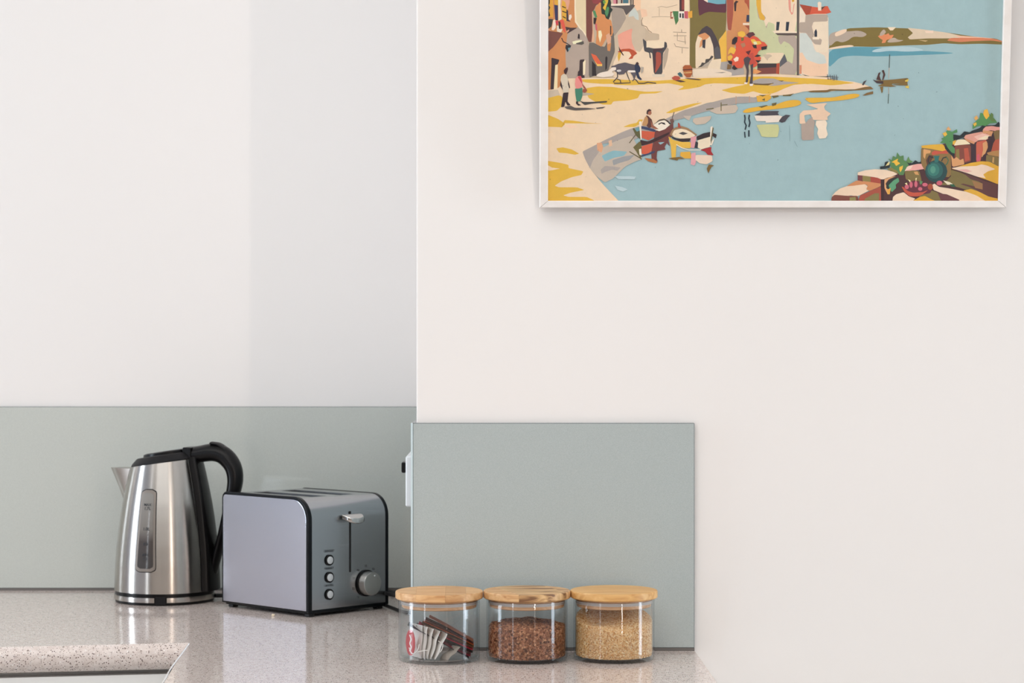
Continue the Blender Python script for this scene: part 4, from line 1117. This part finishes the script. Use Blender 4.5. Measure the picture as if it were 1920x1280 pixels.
d6553a: 1381,70 1388,66 1395,68 1402,70 1410,66 1420,70 1428,78 1433,79 1439,86 1434,92 1428,92 1422,96 1419,103 1427,108 1426,112 1420,116 1420,122 1413,127 1405,120 1398,112 1392,127 1384,128 1374,124 1368,114 1374,108 1371,98 1380,90 1379,82
c04a3c: 1400,104 1412,98 1414,112 1418,118 1410,124 1402,116
e8b545: 1383,61 1390,58 1396,60 1398,66 1393,70 1384,68
6a6a34: 1389,71 1395,70 1394,76 1390,77
e8b545: 1366,94 1370,88 1376,89 1380,93 1376,102 1370,99 1365,102
e8b545: 1364,106 1370,103 1374,106 1371,112 1365,114
e8b545: 1407,74 1414,73 1418,77 1425,77 1428,82 1420,84 1411,82
dfe0b0: 1412,78 1418,78 1420,83 1414,84
2a1f26: 1373,74 1378,69 1383,70 1382,78 1378,83 1372,83
5b2f38: 1399,65 1404,61 1412,60 1416,65 1410,68 1405,72
2a2426: 1410,84 1418,84 1419,91 1413,90
2a2426: 1427,88 1438,86 1437,92 1428,94
5a2028: 1398,97 1408,94 1404,103 1401,101
2a2426: 1414,106 1420,102 1427,104 1420,107
2a2426: 1416,113 1427,113 1421,118
2a1f22: 1364,113 1373,115 1372,121 1367,119
7c5a34: 1364,120 1372,122 1370,129 1363,130
2a1f22: 1372,128 1376,121 1379,125 1383,129 1377,131
f2dcc4: 1375,111 1381,106 1385,108 1384,114 1378,116
b07a5a: 1388,82 1396,80 1398,86 1392,90
4a4046: 1396,108 1402,106 1408,110 1406,114 1403,124 1404,132 1402,154 1398,155 1400,132 1396,120 1394,112
4a4046: 1407,122 1412,119 1411,158 1405,157 1408,140
f4e6da: 1396,154 1402,155 1400,158 1395,157
f4e6da: 1405,157 1412,157 1411,161 1406,161
36262c: 1052,148 1055,150 1056,163 1060,170 1057,172 1050,160
d6c9b3: 1052,142 1057,138 1062,140 1065,148 1067,160 1066,173 1056,173 1054,160 1051,150
3c2228: 1057,132 1060,128 1064,126 1065,129 1063,136 1061,140 1058,137
36262c: 1065,150 1067,156 1069,165 1067,165 1065,158
33242a: 1056,174 1066,173 1065,180 1064,190 1070,197 1064,198 1060,190 1058,200 1052,201 1054,188
5a5350: 1058,200 1070,198 1078,202 1100,202 1118,204 1098,206 1078,207 1062,204
4a4345: 1117,202 1135,200 1130,203 1119,204
36262c: 1083,142 1084,134 1088,130 1090,133 1089,143
e58d86: 1078,158 1079,147 1083,143 1089,142 1092,150 1092,162 1085,166 1080,168
c94a50: 1083,144 1089,142 1092,158 1088,152
9a4a3c: 1091,156 1097,163 1100,168 1094,165
96503f: 1093,167 1099,166 1101,170 1097,174 1092,172
3f8068: 1078,166 1086,166 1092,164 1092,180 1088,190 1081,190 1079,178
36262c: 1080,190 1084,190 1084,194 1090,197 1084,198 1080,194
44433f: 1087,189 1094,191 1110,191 1139,189 1137,192 1110,194 1096,197
4a2b2e: 1654,385 1656,333 1650,322 1690,318 1726,320 1727,278 1760,272 1800,262 1832,250 1845,240 1895,236 1895,385
ecd0b4: 1559,368 1566,360 1575,353 1590,348 1620,344 1628,350 1624,355 1629,357 1612,366 1606,368 1595,366 1586,368 1568,365
7d463a: 1558,385 1559,370 1564,365 1590,367 1608,367 1611,385
8d8450: 1593,370 1604,369 1606,385 1592,385
cd8a5c: 1587,349 1597,343 1606,338 1652,343 1651,349 1630,358 1624,354 1627,348 1622,345 1600,348
a8503e: 1610,372 1613,366 1652,349 1654,385 1610,385
85794a: 1622,372 1640,362 1648,362 1648,385 1616,385
ecd2b8: 1608,328 1608,323 1622,319 1640,317 1660,318 1675,322 1683,326 1672,331 1663,333 1655,337 1640,332 1618,329
753c40: 1608,328 1618,329 1618,340 1608,338
8a7c46: 1617,329 1632,331 1632,341 1617,339
a8483a: 1632,331 1645,333 1652,336 1651,344 1632,341
3a2026: 1651,336 1658,336 1658,350 1656,385 1652,385
d9a273: 1658,336 1668,332 1680,330 1666,336 1660,344 1663,352 1667,362 1664,364 1658,352
1c2a30: 1650,317 1650,312 1658,311 1659,304 1664,302 1668,306 1668,314 1660,316
1c2a30: 1692,300 1700,304 1710,306 1716,300 1722,304 1730,302 1730,312 1710,314 1698,316
8a7c46: 1662,317 1672,313 1682,318 1692,320 1690,327 1680,324
55824f: 1665,297 1672,300 1674,292 1680,295 1682,285 1687,293 1694,291 1694,300 1700,303 1704,310 1697,318 1694,328 1686,328 1682,320 1674,316 1668,310 1670,303
5f8a50: 1699,302 1703,293 1706,300 1712,303 1704,306
e9b73f: 1671,304 1676,301 1684,297 1682,302 1688,306 1680,311 1676,305
e9b73f: 1686,313 1693,310 1692,316 1688,323 1686,318
e0cf90: 1660,311 1665,304 1668,303 1667,309
24322e: 1661,352 1663,342 1672,335 1682,332 1684,340 1676,345 1668,356
5a9a72: 1666,347 1675,338 1684,333 1686,340 1679,346 1680,352 1672,360 1668,354
e0a54a: 1662,356 1670,352 1668,364 1664,364
e9a8a0: 1696,320 1702,311 1720,307 1736,307 1735,316 1712,320
f0d0bc: 1696,321 1700,313 1712,309 1708,316
7c6b3e: 1696,321 1712,319 1724,321 1728,340 1712,342 1698,336
cf9a62: 1713,322 1720,321 1723,328 1716,327
8a6d40: 1727,276 1745,278 1783,286 1783,332 1740,330 1727,308
ddaa38: 1727,273 1745,271 1768,270 1776,285 1760,282 1746,279 1728,277
d9a068: 1731,279 1745,282 1744,287 1736,288 1734,298 1731,294
c0533f: 1746,286 1752,282 1764,284 1774,281 1778,288 1762,288 1748,291
5a3830: 1736,300 1742,290 1750,292 1744,306 1738,310
17252a: 1778,252 1790,252 1800,254 1808,246 1818,248 1822,245 1836,240 1841,236 1843,229 1850,235 1866,234 1872,228 1876,234 1895,232 1895,240 1846,242 1832,249 1806,258 1790,263 1784,262
17252a: 1771,278 1774,268 1778,264 1786,282 1790,286 1788,294 1780,288
4f8a55: 1762,268 1768,262 1764,260 1769,258 1770,250 1776,244 1785,247 1794,242 1795,248 1787,250 1787,258 1788,266 1784,272 1792,280 1791,288 1784,286 1776,276 1772,268
e2b040: 1767,250 1773,247 1776,252 1771,256
e0a86a: 1774,242 1778,237 1783,243 1778,245
e2b040: 1786,265 1792,262 1792,271 1786,271
4f8a50: 1823,242 1824,232 1830,227 1836,222 1838,211 1846,214 1856,214 1864,222 1870,230 1856,231 1848,236 1842,235 1832,237
5a7a40: 1854,222 1858,211 1862,214 1862,222 1868,226 1860,228
e8b03c: 1843,213 1845,206 1851,204 1853,211 1855,217 1849,224 1845,218
e0a85a: 1826,221 1831,216 1834,222 1829,226
e2b040: 1824,232 1830,229 1831,233 1827,237
ecdcb8: 1788,273 1794,262 1808,261 1820,270 1806,271 1796,272
804438: 1790,273 1805,271 1820,272 1820,302 1810,305 1790,300
8a7440: 1792,280 1798,279 1799,298 1792,297
b5543f: 1807,278 1815,277 1818,300 1809,303
d49a68: 1783,290 1788,298 1793,294 1800,300 1806,297 1808,308 1785,313
382630: 1820,267 1831,268 1831,301 1821,304
d89a88: 1807,258 1810,253 1828,249 1841,247 1858,254 1850,262 1836,262 1828,267 1812,262
e8b8a8: 1826,256 1842,250 1856,254 1846,262 1834,263
ecd8b8: 1834,260 1848,254 1856,255 1848,262
cf9068: 1807,258 1828,266 1826,270 1813,265
c4604a: 1830,266 1848,262 1852,270 1845,280 1840,292 1838,302 1830,303
cc5a68: 1831,290 1836,288 1837,302 1831,303
d49a68: 1842,268 1850,264 1852,276 1846,290 1840,295 1843,280
3a242e: 1852,256 1860,254 1860,268 1855,282 1849,298 1843,301 1842,292 1850,285 1854,270
df9a90: 1843,242 1848,237 1860,236 1870,238 1895,237 1895,243 1868,246 1858,244 1842,247
d09468: 1842,244 1862,246 1858,256 1850,250 1843,250
7d6640: 1862,247 1868,244 1895,243 1895,262 1866,264
b0553f: 1866,262 1895,258 1895,282 1856,284 1860,272
382630: 1860,250 1863,249 1863,265 1858,284 1854,285 1858,268
b0834f: 1850,286 1862,283 1895,280 1895,297 1868,293 1852,290
7d6a40: 1849,290 1866,293 1895,298 1895,315 1876,312 1862,308 1848,302
c49a60: 1861,294 1864,295 1863,306 1860,304
dba736: 1783,316 1800,311 1820,305 1840,302 1855,303 1870,311 1895,318 1895,348 1870,345 1850,337 1835,332 1810,322
ead0ba: 1783,315 1800,312 1830,311 1840,308 1850,310 1866,317 1852,321 1843,327 1848,334 1832,331 1812,324
dfa8a0: 1795,318 1812,317 1822,321 1812,323
7b6c3f: 1783,318 1800,323 1815,330 1830,338 1845,345 1850,352 1845,362 1825,360 1800,352 1780,347 1762,347 1775,338 1783,330
5d3838: 1783,316 1800,322 1825,331 1850,341 1895,348 1895,375 1876,373 1850,368 1830,356 1816,350 1800,345 1806,344 1830,350 1842,352 1842,342 1820,336 1808,326
9a7048: 1822,338 1842,344 1842,355 1828,352
ecd2b8: 1748,346 1752,344 1760,350 1780,353 1805,358 1840,364 1858,371 1895,376 1895,385 1805,385 1790,373 1765,362 1750,356
dba736: 1805,357 1820,354 1835,359 1855,369 1895,374 1895,385 1850,378 1830,366
7b6c3f: 1722,368 1735,358 1748,357 1760,362 1775,370 1770,385 1745,385 1735,372
6a3c40: 1758,362 1775,364 1798,374 1800,385 1768,385
ecd2b8: 1674,369 1680,364 1694,360 1704,368 1716,372 1710,378 1706,385 1672,385
dba736: 1712,376 1724,369 1734,367 1745,373 1758,378 1760,385 1706,385
642c3a: 1693,350 1702,342 1714,338 1726,340 1742,346 1748,352 1744,362 1725,365 1705,362
c2543f: 1690,350 1693,350 1702,358 1712,361 1730,360 1740,356 1730,364 1722,368 1706,368 1696,360
1f4547: 1776.0,321.0 1773.9,330.1 1768.1,337.4 1759.7,341.5 1750.3,341.5 1741.9,337.4 1736.1,330.1 1734.0,321.0 1736.1,311.9 1741.9,304.6 1750.3,300.5 1759.7,300.5 1768.1,304.6 1773.9,311.9
2a5f5c: 1768.0,319.0 1766.4,325.9 1762.0,331.5 1755.6,334.6 1748.4,334.6 1742.0,331.5 1737.6,325.9 1736.0,319.0 1737.6,312.1 1742.0,306.5 1748.4,303.4 1755.6,303.4 1762.0,306.5 1766.4,312.1
35786e: 1761.0,318.0 1759.9,323.2 1756.9,327.4 1752.4,329.7 1747.6,329.7 1743.1,327.4 1740.1,323.2 1739.0,318.0 1740.1,312.8 1743.1,308.6 1747.6,306.3 1752.4,306.3 1756.9,308.6 1759.9,312.8
52937f: 1754.0,318.0 1753.5,321.0 1752.1,323.5 1750.1,324.8 1747.9,324.8 1745.9,323.5 1744.5,321.0 1744.0,318.0 1744.5,315.0 1745.9,312.5 1747.9,311.2 1750.1,311.2 1752.1,312.5 1753.5,315.0
cc6677: 1704.0,350.0 1703.6,352.0 1702.5,353.5 1700.9,354.4 1699.1,354.4 1697.5,353.5 1696.4,352.0 1696.0,350.0 1696.4,348.0 1697.5,346.5 1699.1,345.6 1700.9,345.6 1702.5,346.5 1703.6,348.0
cc6677: 1711.0,346.0 1710.7,348.6 1709.9,350.7 1708.7,351.8 1707.3,351.8 1706.1,350.7 1705.3,348.6 1705.0,346.0 1705.3,343.4 1706.1,341.3 1707.3,340.2 1708.7,340.2 1709.9,341.3 1710.7,343.4
cc6677: 1720.0,345.0 1719.7,347.6 1718.9,349.7 1717.7,350.8 1716.3,350.8 1715.1,349.7 1714.3,347.6 1714.0,345.0 1714.3,342.4 1715.1,340.3 1716.3,339.2 1717.7,339.2 1718.9,340.3 1719.7,342.4
cc6677: 1739.0,346.0 1738.5,347.5 1737.1,348.7 1735.1,349.4 1732.9,349.4 1730.9,348.7 1729.5,347.5 1729.0,346.0 1729.5,344.5 1730.9,343.3 1732.9,342.6 1735.1,342.6 1737.1,343.3 1738.5,344.5
cc6677: 1729.0,354.0 1728.6,355.5 1727.5,356.7 1725.9,357.4 1724.1,357.4 1722.5,356.7 1721.4,355.5 1721.0,354.0 1721.4,352.5 1722.5,351.3 1724.1,350.6 1725.9,350.6 1727.5,351.3 1728.6,352.5
a34b32: 1749.0,350.0 1748.5,352.6 1747.1,354.7 1745.1,355.8 1742.9,355.8 1740.9,354.7 1739.5,352.6 1739.0,350.0 1739.5,347.4 1740.9,345.3 1742.9,344.2 1745.1,344.2 1747.1,345.3 1748.5,347.4
cc6070: 1766.5,343.0 1766.0,345.0 1764.4,346.5 1762.2,347.4 1759.8,347.4 1757.6,346.5 1756.0,345.0 1755.5,343.0 1756.0,341.0 1757.6,339.5 1759.8,338.6 1762.2,338.6 1764.4,339.5 1766.0,341.0
2a6c68: 1749,292 1762,292 1760,295 1759,304 1752,304 1752,296
L2 1d3033: 1750,296 1742,293 1740,302 1744,308
L2 1d3033: 1765,302 1768,296 1775,294
L1.6 2f6a50: 1774,294 1778,300 1776,306 1772,310
efe0a8: 1696,344 1700,342 1701,347
efe0a8: 1702,336 1707,338 1706,342
efe0a8: 1716,334 1719,333 1717,341
e8dcc0: 1768,338 1780,341 1788,346 1776,346
2a5a40: 1780,345 1788,345 1792,350 1784,350
5a8a5a: 1724,338 1730,340 1727,346 1724,344"""
verts, tris, cols = [], [], []
def layer(poly, hexc, k):
    c = lin(hexc); base = len(verts); y = -0.0000025*k
    for p in poly: verts.append((p[0], y, p[1]))
    for t in tessellate_polygon([[Vector((p[0], p[1], 0)) for p in poly]]):
        a, b_, c_ = (Vector((poly[i][0], poly[i][1])) for i in t)
        ar = (b_-a).cross(c_-a)
        if abs(ar) < 1e-10: continue
        tris.append(tuple(base+i for i in (t if ar > 0 else t[::-1]))); cols.append(c)
def chaikin(p, n=2, cut=0.2):
    for _ in range(n):
        q = []
        for i in range(len(p)):
            a, b_ = p[i], p[(i+1) % len(p)]
            q += [(a[0]*(1-cut)+b_[0]*cut, a[1]*(1-cut)+b_[1]*cut), (a[0]*cut+b_[0]*(1-cut), a[1]*cut+b_[1]*(1-cut))]
        p = q
    return p
def clipz(pts, zmax, xmin, xmax):
    return [(min(max(x, xmin), xmax), min(max(z, -0.006), zmax)) for x, z in pts]
k = 1
for line in PAINT.strip().split('\n'):
    head, body = line.split(':'); pts = [tuple(float(v) for v in s.split(',')) for s in body.split()]
    if head[0] == 'L':
        wd, col = head[1:].split(); wd = float(wd)/2; L2, R2 = [], []
        for i, p in enumerate(pts):
            a = pts[max(i-1, 0)]; b_ = pts[min(i+1, len(pts)-1)]; dx, dy = b_[0]-a[0], b_[1]-a[1]; l_ = math.hypot(dx, dy) or 1
            L2.append((p[0]-dy/l_*wd, p[1]+dx/l_*wd)); R2.append((p[0]+dy/l_*wd, p[1]-dx/l_*wd))
        pts = L2 + R2[::-1]
    else:
        col = head[:6]
        big = max(p[0] for p in pts)-min(p[0] for p in pts)
        if head.endswith('s'): pts = chaikin(pts, 2, 0.22)
        elif len(pts) > 5: pts = chaikin(pts, 1, 0.10)
    layer(clipz([pic(*p) for p in pts], bz1+.004, bx0-.004, bx1+.004), col, k); k += 1
me = bpy.data.meshes.new('painting'); me.from_pydata(verts, [], tris)
at = me.color_attributes.new('Col', 'FLOAT_COLOR', 'CORNER')
flat = []
for c in cols: flat += list(c)*3
at.data.foreach_set('color', flat)
M_PAINT = mat('gouache_paint', (1, 1, 1, 1), 0.55)
ca = N(M_PAINT, 'ShaderNodeVertexColor', layer_name='Col')
nz = noise(M_PAINT, 60, 5, 0.7); nr = ramp(M_PAINT, nz.outputs[0], [(0.3, (1.0, 1.0, 1.0, 1)), (0.7, (1.10, 1.09, 1.08, 1))])
mu = N(M_PAINT, 'ShaderNodeMix', data_type='RGBA', blend_type='MULTIPLY'); mu.inputs[0].default_value = 1.0
LK(M_PAINT, ca.outputs['Color'], mu.inputs[6]); LK(M_PAINT, nr.outputs[0], mu.inputs[7])
sp_ = noise(M_PAINT, 260, 1); spr = ramp(M_PAINT, sp_.outputs[0], [(0.765, (1, 1, 1, 1)), (0.80, (.55, .56, .58, 1))])
mu2 = N(M_PAINT, 'ShaderNodeMix', data_type='RGBA', blend_type='MULTIPLY'); mu2.inputs[0].default_value = 1.0
LK(M_PAINT, mu.outputs[2], mu2.inputs[6]); LK(M_PAINT, spr.outputs[0], mu2.inputs[7]); LK(M_PAINT, mu2.outputs[2], P(M_PAINT).inputs['Base Color'])
n2 = noise(M_PAINT, 500, 3); bump(M_PAINT, n2.outputs[0], 0.12, 0.0005)
me.materials.append(M_PAINT)
po = bpy.data.objects.new('painting', me); C.objects.link(po); po.parent = pc
obj('backing_board', bmbox(bx0-.006, bx1+.006, 0.0004, 0.005, -.006, bz1+.006), mat('hardboard', lin('8a6a4a'), 0.8), pc, smooth=False)
# frame: four mitred rails with a soft outer bevel
M_FRAME = mat('white_painted_frame', lin('efe8e2'), 0.4)
nf = noise(M_FRAME, 40, 3); rf_ = ramp(M_FRAME, nf.outputs[0], [(0.2, lin('e6ded7')), (0.6, lin('f1ebe6'))]); LK(M_FRAME, rf_.outputs[0], P(M_FRAME).inputs['Base Color'])
FWL, FWB = 0.0098, 0.0082
sec = [(0, -.0040), (0, .0050), (1.0, .0050), (1.06, -.0005), (0.92, -.0052), (0.10, -.0050)]
ci = [(bx0, 0), (bx1, 0), (bx1, bz1), (bx0, bz1)]
out_dir = [(-1, -1), (1, -1), (1, 1), (-1, 1)]
for i in range(4):
    j = (i+1) % 4; b = bmesh.new(); R_ = []
    for c_, d_ in ((ci[i], out_dir[i]), (ci[j], out_dir[j])):
        g_ = 0.00012
        ring = []
        for u, y in sec: ring.append(b.verts.new((c_[0]+d_[0]*u*FWL, y, c_[1]+d_[1]*u*(FWB if True else 0))))
        R_.append(ring)
    # tiny open mitre at the corners
    t_ = Vector((ci[j][0]-ci[i][0], 0, ci[j][1]-ci[i][1])).normalized()
    for v in R_[0]: v.co += t_*0.00022
    for v in R_[1]: v.co -= t_*0.00022
    n_ = len(sec)
    for q in range(n_): b.faces.new((R_[0][q], R_[0][(q+1) % n_], R_[1][(q+1) % n_], R_[1][q]))
    b.faces.new(R_[0][::-1]); b.faces.new(R_[1]); bmesh.ops.recalc_face_normals(b, faces=b.faces)
    obj('frame_rail', b, M_FRAME, pc, angle=25)
obj('hanging_wire', tube([(bx0+.05, .006, bz1-.08), (0, .02, bz1-.045), (bx1-.05, .006, bz1-.08)], .0008, 6), M_CHROME, pc)
